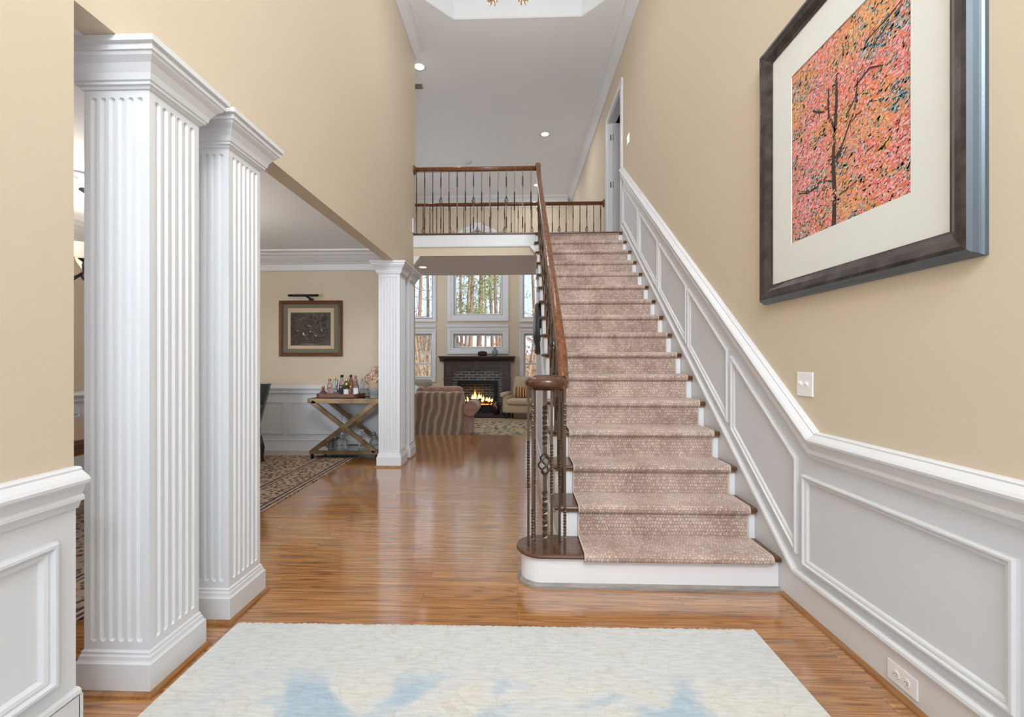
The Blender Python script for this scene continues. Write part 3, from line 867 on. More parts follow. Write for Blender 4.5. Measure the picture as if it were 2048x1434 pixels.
M['log'] = mat('charred_log', (.06, .03, .015), .9, bump=(40, .8)); M['ember'] = mat('glowing_embers', (.3, .05, .01), .9, emit=((1, .22, .04), 2.5))
b = MB()
for a, c, r in [((-1.42, 11.68, .12), (-.72, 11.74, .13), .045), ((-1.3, 11.82, .14), (-.7, 11.8, .16), .05), ((-1.25, 11.7, .2), (-.95, 11.85, .22), .035), ((-1.05, 11.68, .2), (-.75, 11.85, .23), .035)]:
    b.tube([a, ((a[0] + c[0]) / 2, (a[1] + c[1]) / 2, (a[2] + c[2]) / 2 + .01), c], r, 9)
fpart(b, 'log', 'log')
b = MB()
for k in range(60):
    x, y = random.uniform(-1.45, -.7), random.uniform(11.64, 11.8); r = random.uniform(.012, .028)
    b.lathe([(.001, -r), (r, 0), (.001, r)], (x, y, .085), 6)
fpart(b, 'embers', 'ember')['kind'] = 'stuff'
m = mat('gas_flame', (1, .5, .1), 1); M['flame'] = m
nn, ll, bs = nodes(m)
em = nn.new('ShaderNodeEmission'); tr = nn.new('ShaderNodeBsdfTransparent'); ms = nn.new('ShaderNodeMixShader'); tc = nn.new('ShaderNodeTexCoord'); sp = nn.new('ShaderNodeSeparateXYZ')
ll.new(tc.outputs['Generated'], sp.inputs[0])
rp = ramp(nn, [(0, (1, .28, .04)), (.25, (1, .75, .35)), (.6, (1, .5, .1)), (1, (1, .2, .03))]); ll.new(sp.outputs['Z'], rp.inputs[0]); ll.new(rp.outputs[0], em.inputs[0]); em.inputs[1].default_value = 2.6
lw = nn.new('ShaderNodeLayerWeight'); lw.inputs[0].default_value = .35
ll.new(lw.outputs['Facing'], ms.inputs[0]); ll.new(em.outputs[0], ms.inputs[1]); ll.new(tr.outputs[0], ms.inputs[2]); ll.new(ms.outputs[0], nn['Material Output'].inputs[0])
b = MB()
for k in range(26):
    x = random.gauss(-1.16, .15) if k < 17 else random.uniform(-1.0, -.68)
    x = max(-1.44, min(-.68, x)); h = (.40 - abs(x + 1.16) * 1.0) * random.uniform(.6, 1.05) if k < 17 else random.uniform(.08, .2)
    h = max(.08, h); y = random.uniform(11.68, 11.8); w = random.uniform(.018, .035); ph = random.uniform(0, 6)
    pts = [(x + .025 * sin(ph + t * 3.5) * t, y, .14 + h * t) for t in [i / 9 for i in range(10)]]
    b.tube(pts, [w * (sin(pi * min(1, t * 1.0 + .18)) ** .9) + .001 for t in [i / 9 for i in range(10)]], 7)
fpart(b, 'flame', 'flame')
point('fire_glow', (-1.07, 11.60, .35), .25, (1, .45, .15), .08)

# ------------------------------------------------------------------ living room furniture
M['cream'] = mat('cream_upholstery', (.50, .40, .27), .9, bump=(300, .3), sheen=.2)
M['greige'] = mat('greige_upholstery', (.36, .32, .26), .9, bump=(300, .3))
M['legwood'] = wood('dark_leg_wood', (.03, .015, .01), (.06, .03, .02), .35)
def rbox(mb, a, b_, r=.04, seg=3):
    """box with rounded vertical + horizontal edges (superellipse-like rings)"""
    x0, y0, z0 = [min(a[i], b_[i]) for i in range(3)]; x1, y1, z1 = [max(a[i], b_[i]) for i in range(3)]
    r = min(r, (x1 - x0) / 2.01, (y1 - y0) / 2.01, (z1 - z0) / 2.01)
    def ring(ins, z):
        rr = max(r - ins, .0005) if ins < r else .0005; out = []
        for cx_, cy_, a0 in ((x1 - ins - rr, y1 - ins - rr, 0), (x0 + ins + rr, y1 - ins - rr, 90), (x0 + ins + rr, y0 + ins + rr, 180), (x1 - ins - rr, y0 + ins + rr, 270)):
            for k in range(seg + 1):
                t = radians(a0 + 90 * k / seg); out.append((cx_ + rr * cos(t), cy_ + rr * sin(t), z))
        return out
    rs = [ring(r * (1 - sin(pi / 2 * k / seg)), z0 + r * (1 - cos(pi / 2 * k / seg))) for k in range(seg + 1)]
    rs += [ring(r * (1 - cos(pi / 2 * k / seg)), z1 - r * (1 - sin(pi / 2 * k / seg))) for k in range(seg + 1)]
    mb.rings(rs, sm=True); return mb
# loveseat seen from behind with a striped throw
LB = (-1.72, 8.2, ZG)
M['sofa'] = mat('brown_chenille', (.36, .21, .14), .95, var=((.28, .15, .10), 12), bump=(200, .4), sheen=.4)
sf = empty('sofa', LB, 'brown upholstered sofa seen from behind at the step down', 'sofa')
b = MB(); rbox(b, (-.8, -.38, .08), (.8, .45, .42), .04); b.build('seat_base', 'sofa', sf)
b = MB(); rbox(b, (-.76, -.42, .1), (.76, -.2, .84), .06); b.build('backrest', 'sofa', sf)
b = MB(); rbox(b, (-.70, -.22, .45), (-.01, .0, .97), .08); b.build('back_cushion', 'sofa', sf)
b = MB(); rbox(b, (.01, -.22, .45), (.70, .0, .97), .08); b.build('back_cushion', 'sofa', sf)
b = MB(); rbox(b, (-.7, -.2, .42), (-.01, .46, .56), .05); b.build('seat_cushion', 'sofa', sf)
b = MB(); rbox(b, (.01, -.2, .42), (.7, .46, .56), .05); b.build('seat_cushion', 'sofa', sf)
for s in (-1, 1):
    b = MB(); rbox(b, (s * .7, -.36, .08), (s * .86, .46, .5), .03); b.tube([(s * .86, -.42, .58), (s * .87, -.1, .57), (s * .86, .47, .56)], .13, 16); b.build('arm', 'sofa', sf)
    for yy in (-.33, .4):
        b = MB(); b.lathe([(.02, 0), (.03, .09)], (s * .72, yy, 0), 10); b.build('leg', 'legwood', sf)
def set_loc_rz(o, loc, rz=0): o.location = loc; o.rotation_euler = (0, 0, rz)
set_loc_rz(sf, LB, 0)
# throw over the sofa back with wavy pale stripes
m = mat('tiger_stripe_throw', (.2, .11, .08), .95, sheen=.3); M['throw'] = m
nn, ll, bs = nodes(m)
tc = nn.new('ShaderNodeTexCoord'); nz = nn.new('ShaderNodeTexNoise'); nz.inputs['Scale'].default_value = 2.6; nz.inputs['Detail'].default_value = 1.5
ll.new(tc.outputs['Object'], nz.inputs['Vector'])
sp = nn.new('ShaderNodeSeparateXYZ'); ll.new(tc.outputs['Object'], sp.inputs[0])
def mth(op, a, b_):
    k = nn.new('ShaderNodeMath'); k.operation = op
    for i, v in enumerate((a, b_)):
        if v is None: continue
        if isinstance(v, (int, float)): k.inputs[i].default_value = v
        else: ll.new(v, k.inputs[i])
    return k.outputs[0]
w_ = mth('ADD', mth('MULTIPLY', sp.outputs['X'], 46), mth('ADD', mth('MULTIPLY', nz.outputs[0], 7), mth('MULTIPLY', sp.outputs['Z'], -6)))
rp = ramp(nn, [(.3, (.19, .12, .085)), (.6, (.23, .15, .105)), (.9, (.36, .26, .18))])
ll.new(mth('ADD', mth('MULTIPLY', mth('SINE', w_, None), .5), .5), rp.inputs[0]); ll.new(rp.outputs[0], bs.inputs['Base Color'])
b = MB()
def throwp(x, t):
    # t 0..1 down the back outside then over the top
    wob = .008 * sin(x * 22)
    return (x, -.43 - .012 * abs(sin(x * 9)) + wob * .5 - .02 * (1 - t), .02 + .83 * t)
rs = []
K = 30
for j in range(13):
    t = j / 12
    rs.append([throwp(-.74 + 1.50 * i / K, t) for i in range(K + 1)])
for yy, zz in ((-.40, .865), (-.33, .875), (-.24, .87), (-.235, .86)):
    rs.append([(-.74 + 1.50 * i / K, yy, zz + .004 * sin(i)) for i in range(K + 1)])
b.rings(rs, closed=False, caps=False, sm=True)
th = b.build('throw_blanket', 'throw', None, loc=LB)
md = th.modifiers.new('thick', 'SOLIDIFY'); md.thickness = .012; md.offset = 1
tag(th, 'brown throw with wavy pale stripes hung over the sofa back', 'blanket')
# greige chair behind
def armchair(name, loc, rz, m, label, cat='armchair', back_h=1.0, W=.78, scroll=True):
    r = empty(name, loc, label, cat, None, rz)
    w = W / 2
    b = MB(); rbox(b, (-w + .06, -.36, .16), (w - .06, .32, .36), .03); b.build('seat_base', m, r)
    b = MB(); rbox(b, (-w + .12, -.40, .36), (w - .12, .22, .50), .045); b.build('seat_cushion', m, r)
    b = MB(); rs = []
    for t in [i / 8 for i in range(9)]:
        z = .34 + (back_h - .34) * t; ww = (w - .10) * (1 - .12 * t) if t < .95 else (w - .10) * .8
        y = .22 + .14 * t
        rs.append([(-ww, y, z), (-ww + .04, y - .05, z), (ww - .04, y - .05, z), (ww, y, z), (ww, y + .09, z), (-ww, y + .09, z)])
    b.rings(rs, sm=True); b.build('backrest', m, r)
    for s in (-1, 1):
        b = MB(); rbox(b, (s * (w - .12), -.34, .16), (s * w, .3, .56), .03)
        if scroll:
            b.lathe([(.02, -.37), (.06, -.365), (.065, -.35), (.062, .28)], (s * (w - .01), 0, .60), 16, axis=1)
        o = b.build('arm', m, r)
    for sx_, sy_ in ((-1, -1), (1, -1), (-1, 1), (1, 1)):
        b = MB(); b.lathe([(.012, 0), (.02, .04), (.016, .06), (.026, .11), (.022, .17)], (sx_ * (w - .1), sy_ * .3, 0), 12); b.build('leg', 'legwood', r)
    return r
armchair('armchair', (-1.98, 9.7, ZG), radians(170), 'greige', 'plain greige armchair seen behind the sofa by the left window', back_h=1.05, W=.66)
ac = armchair('armchair', (.12, 11.0, ZG), radians(-14), 'cream', 'cream armchair with rolled arms to the right of the fireplace', back_h=1.03, W=.86)
b = MB()
for k in range(40):     # nail heads along the arm front
    t = k / 39; b.lathe([(.004, -.375), (.001, -.38)], (-.40, 0, .18 + .38 * t), 5, axis=1)
b.build('nailhead_trim', 'gold', ac)
m = mat('striped_cushion_fabric', (.5, .2, .05), .9); M['stripe'] = m
nn, ll, bs = nodes(m)
tc = nn.new('ShaderNodeTexCoord'); sp = nn.new('ShaderNodeSeparateXYZ'); ll.new(tc.outputs['Object'], sp.inputs[0])
md_ = nn.new('ShaderNodeMath'); md_.operation = 'FRACT'; mu = nn.new('ShaderNodeMath'); mu.operation = 'MULTIPLY'; mu.inputs[1].default_value = 7
ll.new(sp.outputs['X'], mu.inputs[0]); ll.new(mu.outputs[0], md_.inputs[0])
rp = ramp(nn, [(0, (.5, .17, .04)), (.2, (.6, .5, .3)), (.34, (.02, .015, .01)), (.52, (.6, .45, .25)), (.64, (.5, .2, .06)), (.85, (.05, .03, .02)), (1, (.5, .17, .04))]); rp.color_ramp.interpolation = 'CONSTANT'
ll.new(md_.outputs[0], rp.inputs[0]); ll.new(rp.outputs[0], bs.inputs['Base Color'])
b = MB(); rs = []
for t in [i / 8 for i in range(9)]:
    z = -.14 + .28 * t; th_ = .055 * math.sqrt(max(.02, 1 - (2 * t - 1) ** 2)); w = .2
    rs.append([(-w, 0, z), (-w * .7, -th_, z), (0, -th_ * 1.1, z), (w * .7, -th_, z), (w, 0, z), (w * .7, th_, z), (0, th_ * 1.1, z), (-w * .7, th_, z)])
b.rings(rs, sm=True)
pl = b.build('throw_pillow', 'stripe'); pl.location = (.13, 11.1, ZG + .645); pl.rotation_euler = (radians(-14), 0, radians(-10))
tag(pl, 'orange, cream and black striped pillow on the cream armchair', 'pillow')

def patterned(name, base, c1, c2, scale, border=None):
    m = mat(name, base, .95)
    nn, ll, bs = nodes(m)
    tc = nn.new('ShaderNodeTexCoord')
    vo = nn.new('ShaderNodeTexVoronoi'); vo.inputs['Scale'].default_value = scale
    ll.new(tc.outputs['Object'], vo.inputs['Vector'])
    nz = nn.new('ShaderNodeTexNoise'); nz.inputs['Scale'].default_value = scale * .9; nz.inputs['Detail'].default_value = 6; nz.inputs['Distortion'].default_value = 1.2
    ll.new(tc.outputs['Object'], nz.inputs['Vector'])
    mx = nn.new('ShaderNodeMixRGB'); mx.inputs[0].default_value = .5
    ll.new(vo.outputs['Distance'], mx.inputs[1]); ll.new(nz.outputs[0], mx.inputs[2])
    rp = ramp(nn, [(.36, c1), (.44, base), (.54, c2)]); ll.new(mx.outputs[0], rp.inputs[0]); ll.new(rp.outputs[0], bs.inputs['Base Color'])
    return m
M['rug_lr'] = patterned('navy_cream_rug', (.22, .2, .17), (.03, .035, .05), (.45, .36, .23), 11)
M['rug_edge'] = mat('sand_rug_border', (.42, .30, .17), .95, var=((.28, .2, .12), 20))
b = MB(); b.box((-2.3, 7.95, ZG + .0005), (1.0, 11.0 - .1, ZG + .008)); b.m = 1; b.box((-2.1, 8.45, ZG + .002), (.8, 10.35, ZG + .0095))
tag(b.build('area_rug', ['rug_edge', 'rug_lr']), 'navy and cream patterned rug in front of the fireplace', 'rug')
# jug on the hearth, mantel pieces, round wall piece
b = MB(); b.lathe([(.06, 0), (.085, .02), (.095, .12), (.09, .2), (.055, .27), (.035, .3), (.042, .32), (.035, .325)], (-.54, 11.2, ZG + .075), 20)
b.tube([(-.49, 11.2, .19), (-.43, 11.2, .14), (-.44, 11.2, .05)], .009, 6)
tag(b.build('jug', mat('brown_glazed_stoneware', (.03, .012, .008), .12, coat=.5)), 'dark brown glazed jug on the hearth right of the fire', 'jug')
b = MB(); b.lathe([(.045, 0), (.05, .01), (.07, .05), (.085, .1), (.075, .15), (.04, .18), (.03, .195), (.036, .2), (.022, .22), (.012, .235), (.016, .245), (.004, .25)], (-.6, 11.5, 1.38), 20)
vz = b.build('ginger_jar', mat('grey_green_ceramic', (.3, .36, .33), .25, var=((.12, .12, .1), 22)))
tag(vz, 'round grey green lidded jar on the right of the mantel', 'jar')
b = MB(); b.lathe([(.09, 0), (.11, .02), (.115, .1), (.1, .12), (.05, .13), (.01, .135)], (-.93, 11.5, 1.38 + .0), 18)
for k in range(24): b.tube([(-.93 + .115 * cos(k), 11.5 + .115 * sin(k), 1.4), (-.93 + .118 * cos(k + .3), 11.5 + .118 * sin(k + .3), 1.48)], .006, 4)
tag(b.build('basket', mat('dark_wicker', (.05, .025, .015), .8, bump=(60, 1))), 'small dark round basket in the middle of the mantel', 'basket')
b = MB(); b.lathe([(.29, .249), (.29, .215), (.27, .195), (.23, .2), (.21, .215), (.2, .215), (.17, .195), (.14, .18), (.05, .172), (.01, .17)], (0, 4.88, 1.61), 36, axis=0)
tag(b.build('round_mirror', mat('pewter_frame', (.06, .06, .065), .35, .5)), 'round dark framed piece hanging on the wall under the stairs', 'mirror')

# ------------------------------------------------------------------ painting on the right wall
def frame4(x, y0, y1, z0, z1, prof): # on wall facing -x
    mb = MB(); mb.sweep([(y0, z0), (y1, z0), (y1, z1), (y0, z1)], prof, lambda u, v, h: (x - h, u, v), closed=True); return mb
PB = (XR, 1.975, 2.29)
pt = empty('framed_picture', PB, 'large framed autumn tree picture with pink and orange leaves on the right wall', 'picture')
py0, py1, pz0, pz1 = 1.375, 2.575, 1.575, 3.015
M['pframe'] = mat('worn_dark_bronze_frame', (.035, .028, .026), .32, .35, var=((.085, .07, .065), 14), bump=(50, .3))
M['pframe2'] = mat('pewter_frame_edge', (.13, .16, .19), .38, .6, bump=(80, .1))
b = frame4(XR, py0, py1, pz0, pz1, [(.022, .046), (.036, .048), (.065, .040), (.092, .022), (.1, .020), (.1, 0)]); rel(b, PB).build('frame', 'pframe', pt)
b = frame4(XR, py0, py1, pz0, pz1, [(0, 0), (0, .012), (.004, .018), (.008, .022), (.012, .036), (.022, .046)]); rel(b, PB).build('frame_edge', 'pframe2', pt)['label'] = 'silver outer edge'
M['mat'] = mat('mat_board', (.72, .73, .70), .8)
b = MB(); ay0, ay1, az0, az1 = 1.625, 2.315, 1.862, 2.73
b.sweep([(ay0, az0), (ay1, az0), (ay1, az1), (ay0, az1)], [(0, .0105), (0, .0135), (-.2, .0135), (-.2, .012)], lambda u, v, h: (XR - h, u, v), closed=True)
b.sweep([(ay0, az0), (ay1, az0), (ay1, az1), (ay0, az1)], [(0, .009), (-.004, .0136), (-.008, .0136)], lambda u, v, h: (XR - h, u, v), closed=True)
rel(b, PB).build('mat_board', 'mat', pt)
# the print: many leaf dabs on a teal ground
b = MB(); pal = [(.78, .16, .14), (.85, .28, .24), (.95, .48, .50), (.75, .24, .08), (.85, .42, .16), (.72, .10, .07), (.75, .55, .28), (.06, .24, .30), (.16, .42, .48), (.50, .66, .70), (.30, .34, .12), (.05, .035, .03), (.5, .45, .42)]
pm = [mat('print_ink_%s' % nm, c, .8) for nm, c in zip(('crimson', 'coral', 'pink', 'rust', 'orange', 'red', 'ochre', 'teal', 'aqua', 'mist', 'olive', 'bark', 'grey'), pal)]
b.m = 3; b.box((XR - .008, ay0, az0), (XR - .0085, ay1, az1))
rnd = random.Random(3)
W_, H_ = ay1 - ay0, az1 - az0
def dab(u, v, L, w, ang, mi, h):
    ca, sa = cos(ang), sin(ang); P = []
    for a, c in ((-L, 0), (0, w), (L, 0), (0, -w)):
        P.append((min(max(u + a * ca - c * sa, 0), W_), min(max(v + a * sa + c * ca, 0), H_)))
    o = len(b.v); b.m = mi
    b.add([(XR - h, ay1 - p[0], az0 + p[1]) for p in P], [(0, 1, 2, 3)], False)
import mathutils
def nz3(u, v, s, k=0): return mathutils.noise.noise(Vector((u * s, v * s, k * 7.3)))
for i in range(8000):      # ground of teal, aqua, ochre
    u, v = rnd.uniform(0, W_), rnd.uniform(0, H_)
    q = nz3(u, v, 5, 1) + rnd.uniform(-.4, .4)
    mi = rnd.choice([7, 8, 9]) if q < -.02 else (rnd.choice([8, 9, 6]) if q < .12 else rnd.choice([6, 4, 10, 6, 3, 12]))
    dab(u, v, rnd.uniform(.006, .014), rnd.uniform(.002, .005), rnd.uniform(-.2, 1.3), mi, .0087)
h = .0089                      # trunk and limbs (u from the far edge, towards the camera)
def limb(pts, w0, w1):
    b.m = 11
    for k in range(len(pts) - 1):
        (u0, v0), (u1, v1) = pts[k], pts[k + 1]
        t0 = w0 + (w1 - w0) * k / (len(pts) - 1); t1 = w0 + (w1 - w0) * (k + 1) / (len(pts) - 1)
        d = Vector((u1 - u0, v1 - v0)).normalized(); n2 = Vector((-d.y, d.x))
        q = [(u0 + n2.x * t0, v0 + n2.y * t0), (u1 + n2.x * t1, v1 + n2.y * t1), (u1 - n2.x * t1, v1 - n2.y * t1), (u0 - n2.x * t0, v0 - n2.y * t0)]
        q = [(min(max(a, 0), W_), min(max(c, 0), H_)) for a, c in q]
        b.add([(XR - h, ay1 - a, az0 + c) for a, c in q], [(0, 1, 2, 3)], False)
limb([(.30, .0), (.305, .15), (.295, .3), (.31, .45), (.32, .6), (.315, .72)], .013, .006)
limb([(.31, .42), (.27, .52), (.265, .66), (.26, .78)], .007, .003)
limb([(.31, .3), (.37, .38), (.42, .45), (.44, .56), (.40, .66)], .006, .002)
limb([(.315, .36), (.42, .42), (.5, .44), (.56, .42)], .004, .002)
limb([(.42, .58), (.52, .66), (.6, .70), (.69, .73)], .005, .002)
limb([(.30, .2), (.22, .24), (.14, .22), (.05, .25)], .004, .001)
limb([(.30, .12), (.4, .14), (.52, .18)], .004, .001)
limb([(.31, .5), (.2, .55), (.1, .54)], .004, .0015)
limb([(.5, .74), (.56, .84), (.6, .87)], .005, .003)
for i in range(17000):      # leaves in drifts
    u, v = rnd.uniform(0, W_), rnd.uniform(0, H_)
    q = nz3(u * .8, v * 1.5, 6.5, 3) + .55 * nz3(u, v * 1.4, 15, 5)
    if q < -.03 and rnd.random() < .85: continue
    if rnd.random() < .18: continue
    if abs(u - .305) < .016 and v < .7 and rnd.random() < .6: continue
    w = nz3(u, v, 4, 8) + (.22 if v < .30 else 0) + (u - W_ * .5) * .5 + rnd.uniform(-.3, .3)
    mi = rnd.choice([4, 6, 3, 4]) if w < -.12 else (rnd.choice([3, 1, 4, 1]) if w < .05 else (rnd.choice([1, 0, 2, 1]) if w < .28 else rnd.choice([0, 5, 1, 2, 2])))
    if rnd.random() < .05: mi = 12
    dab(u, v, rnd.uniform(.004, .010), rnd.uniform(.0018, .0042), rnd.gauss(.55, .35), mi, .0091 + rnd.random() * .0006)
h = .0099
limb([(.30, .0), (.303, .05), (.305, .1)], .013, .011); limb([(.303, .17), (.297, .3), (.30, .36)], .011, .009); limb([(.31, .45), (.318, .56), (.318, .64)], .010, .007)
limb([(.27, .50), (.266, .60)], .006, .005); limb([(.315, .28), (.37, .37), (.40, .42)], .006, .004); limb([(.42, .55), (.5, .58), (.56, .55)], .005, .003); limb([(.38, .46), (.43, .51), (.44, .58)], .004, .003)
limb([(.20, .22), (.12, .215), (.06, .24)], .004, .002); limb([(.16, .60), (.2, .57), (.24, .55)], .005, .004); limb([(.48, .70), (.6, .72), (.68, .74)], .004, .002)
rel(b, PB).build('print', pm, pt)['label'] = 'print of a pink and orange leaved tree over teal'

# ------------------------------------------------------------------ switch plates and outlets
M['plate'] = mat('white_plastic', (.86, .86, .86), .3)
def switch(loc, w, hgt, n, label):
    r = empty('light_switch', loc, label, 'light switch')
    b = MB(); b.prism([(-w / 2, -hgt / 2), (w / 2, -hgt / 2), (w / 2, hgt / 2), (-w / 2, hgt / 2)], 0, -.006, 0); b.build('plate', 'plate', r, bevel=.002)
    for k in range(n):
        y = (k - (n - 1) / 2) * .046
        b = MB(); b.prism([(-.007, y - .005), (-.007, y + .005), (-.0, y + .005), (-.0, y - .005)], 2, -.012, .012)
        b.add([(-.006, y - .004, -.006), (-.006, y + .004, -.006), (-.006, y + .004, .008), (-.006, y - .004, .008), (-.018, y - .003, .008), (-.018, y + .003, .008), (-.018, y + .003, .015), (-.018, y - .003, .015)],
              [(0, 1, 2, 3), (4, 5, 6, 7), (0, 1, 5, 4), (2, 3, 7, 6), (1, 2, 6, 5), (0, 3, 7, 4)], False)
        b.build('toggle', 'plate', r)
    return r
switch((XR, 2.222, 1.134), .118, .12, 2, 'white double toggle switch plate above the chair rail near the foot of the stairs')
switch((XR, 5.70, 4.13), .118, .12, 2, 'white switch plate high on the wall beside the upstairs doorway')
def outlet(loc, axis, label):
    r = empty('wall_outlet', loc, label, 'outlet')
    if axis == 'y': r.rotation_euler = (0, 0, pi / 2)
    b = MB(); b.prism([(-.062, -.037), (.062, -.037), (.062, .037), (-.062, .037)], 0, -.006, 0); b.build('plate', 'plate', r, bevel=.002)
    for s in (-1, 1):
        b = MB(); b.lathe([(.016, -.0065), (.016, -.0085), (.014, -.009)], (0, s * .022, 0), 14, axis=0)
        b.m = 1; b.box((-.0095, s * .022 - .008, .003), (-.0088, s * .022 + .0, .005)); b.box((-.0095, s * .022 - .008, -.006), (-.0088, s * .022 + .0, -.004)); b.lathe([(.002, -.0088), (.002, -.0095)], (0, s * .022 + .007, 0), 6, axis=0)
        b.build('socket', ['plate', 'black'], r)
    return r
outlet((XR - .018, 1.65, .078), 'x', 'white wall outlet set sideways in the right baseboard')
outlet((-2.60, 5.962, .075), 'y', 'white wall outlet in the dining baseboard left of the bar cart')

# ------------------------------------------------------------------ foyer rug
m = mat('pale_ivory_rug', (.62, .65, .66), .97, sheen=.2); M['rug'] = m
nn, ll, bs = nodes(m)
tc = nn.new('ShaderNodeTexCoord')
mp = nn.new('ShaderNodeMapping'); mp.inputs['Scale'].default_value = (1, 1.0, 1); ll.new(tc.outputs['Object'], mp.inputs[0])
n1 = nn.new('ShaderNodeTexNoise'); n1.inputs['Scale'].default_value = 2.3; n1.inputs['Detail'].default_value = 6; n1.inputs['Distortion'].default_value = 1.0; ll.new(mp.outputs[0], n1.inputs['Vector'])
sp = nn.new('ShaderNodeSeparateXYZ'); ll.new(tc.outputs['Object'], sp.inputs[0])
gy = nn.new('ShaderNodeMapRange'); gy.inputs['From Min'].default_value = 1.62; gy.inputs['From Max'].default_value = 1.75; gy.inputs['To Min'].default_value = 1; gy.inputs['To Max'].default_value = .0; ll.new(sp.outputs['Y'], gy.inputs[0])
r1 = ramp(nn, [(.40, (.66, .65, .60)), (.50, (.62, .64, .64)), (.58, (.42, .53, .62)), (.68, (.40, .52, .63))]); ll.new(n1.outputs[0], r1.inputs[0])
mx = nn.new('ShaderNodeMixRGB'); mx.inputs[1].default_value = (.62, .64, .635, 1); ll.new(gy.outputs[0], mx.inputs[0]); ll.new(r1.outputs[0], mx.inputs[2])
n2 = nn.new('ShaderNodeTexNoise'); n2.inputs['Scale'].default_value = 5.5; n2.inputs['Detail'].default_value = 5; n2.inputs['Distortion'].default_value = 1.6; ll.new(mp.outputs[0], n2.inputs['Vector'])
r2 = ramp(nn, [(.478, (1, 1, 1)), (.495, (.80, .76, .66)), (.512, (1, 1, 1))]); ll.new(n2.outputs[0], r2.inputs[0])
m2 = nn.new('ShaderNodeMixRGB'); m2.blend_type = 'MULTIPLY'; m2.inputs[0].default_value = .45; ll.new(mx.outputs[0], m2.inputs[1]); ll.new(r2.outputs[0], m2.inputs[2])
n3 = nn.new('ShaderNodeTexNoise'); n3.inputs['Scale'].default_value = 60; n3.inputs['Detail'].default_value = 4
mp3 = nn.new('ShaderNodeMapping'); mp3.inputs['Scale'].default_value = (.25, 1.6, 1); ll.new(tc.outputs['Object'], mp3.inputs[0]); ll.new(mp3.outputs[0], n3.inputs['Vector'])
r3 = ramp(nn, [(.3, (.86, .86, .87)), (.7, (1.06, 1.06, 1.05))]); ll.new(n3.outputs[0], r3.inputs[0])
m3 = nn.new('ShaderNodeMixRGB'); m3.blend_type = 'MULTIPLY'; m3.inputs[0].default_value = 1; ll.new(m2.outputs[0], m3.inputs[1]); ll.new(r3.outputs[0], m3.inputs[2])
ll.new(m3.outputs[0], bs.inputs['Base Color'])
bp = nn.new('ShaderNodeBump'); bp.inputs['Strength'].default_value = .5; bp.inputs['Distance'].default_value = .003
n4 = nn.new('ShaderNodeTexNoise'); n4.inputs['Scale'].default_value = 260; ll.new(tc.outputs['Object'], n4.inputs['Vector']); ll.new(n4.outputs[0], bp.inputs['Height']); ll.new(bp.outputs[0], bs.inputs['Normal'])
b = MB()
A_, B_ = (-1.32, 2.022), (1.088, 2.044)
N = 240
top = []
for k in range(N + 1):
    t = k / N; top.append((A_[0] + (B_[0] - A_[0]) * t, A_[1] + (B_[1] - A_[1]) * t + rnd.uniform(-.004, .004)))
rs = [[(x, y, z) for x, y in top] for z in (.0008, .010)]
b.rings([rs[0], rs[1], [(x, y - .02, .0145) for x, y in top], [(x, -1.2, .0145) for x, y in top], [(x, -1.2, .0008) for x, y in top]], closed=False, caps=False)
for sgn, k in ((0, 0), (1, N)):
    x, y = top[k]
    b.add([(x, y, .0008), (x, y, .01), (x, y - .02, .0145), (x, -1.2, .0145), (x, -1.2, .0008)], [(0, 1, 2, 3, 4)], False)
fr_ = b.build('entry_rug', 'rug'); tag(fr_, 'pale ivory and blue wool rug on the entrance floor in the foreground', 'rug')

# ------------------------------------------------------------------ dining room: picture, light, cart
DB = (-2.876, 5.98, 1.70)
dp = empty('framed_print', DB, 'small dark sepia print in a brown frame on the dining room wall', 'picture')
def fback(x0, x1, z0, z1, prof): 
    mb = MB(); mb.sweep([(x0, z0), (x1, z0), (x1, z1), (x0, z1)], prof, lambda u, v, h: (u, 5.98 - h, v), closed=True); return mb
b = fback(-3.32, -2.432, 1.315, 2.09, [(0, 0), (0, .03), (.008, .036), (.018, .03), (.03, .022), (.04, .026), (.048, .02), (.048, 0)]); rel(b, DB).build('frame', wood('walnut_frame', (.10, .035, .012), (.19, .075, .03), .3, 0), dp)
b = MB(); b.box((-3.275, 5.97, 1.36), (-2.477, 5.972, 2.045)); rel(b, DB).build('mat_board', mat('olive_grey_mat', (.20, .175, .125), .7), dp)
b = MB(); b.box((-3.20, 5.9675, 1.42), (-2.55, 5.9695, 1.985)); rel(b, DB).build('inner_mat', mat('cream_inner_mat', (.72, .56, .36), .7), dp)
cols = [(.055, .034, .02), (.09, .056, .034), (.03, .02, .014), (.22, .15, .09), (.7, .52, .34), (.17, .10, .05)]
sm_ = [mat('sepia_tone_%s' % nm, c, .45) for nm, c in zip(('umber', 'brown', 'black', 'tan', 'light', 'amber'), cols)]
b = MB(); b.m = 1; b.box((-3.16, 5.965, 1.465), (-2.595, 5.967, 1.925))
def pdab(x, z, L, w, ang, mi, h=.0155):
    b.m = mi; ca, sa = cos(ang), sin(ang)
    b.add([(min(max(x + a * ca - c * sa, -3.16), -2.595), 5.98 - h, min(max(z + a * sa + c * ca, 1.465), 1.925)) for a, c in ((-L, 0), (0, w), (L, 0), (0, -w))], [(0, 1, 2, 3)], False)
for i in range(900):
    x, z = rnd.uniform(-3.16, -2.595), rnd.uniform(1.465, 1.925)
    q = nz3(x, z, 5, 2) + rnd.uniform(-.2, .2)
    pdab(x, z, rnd.uniform(.01, .03), rnd.uniform(.004, .01), rnd.uniform(0, 3), 2 if q < -.1 else (0 if q < .1 else (1 if q < .3 else 5)))
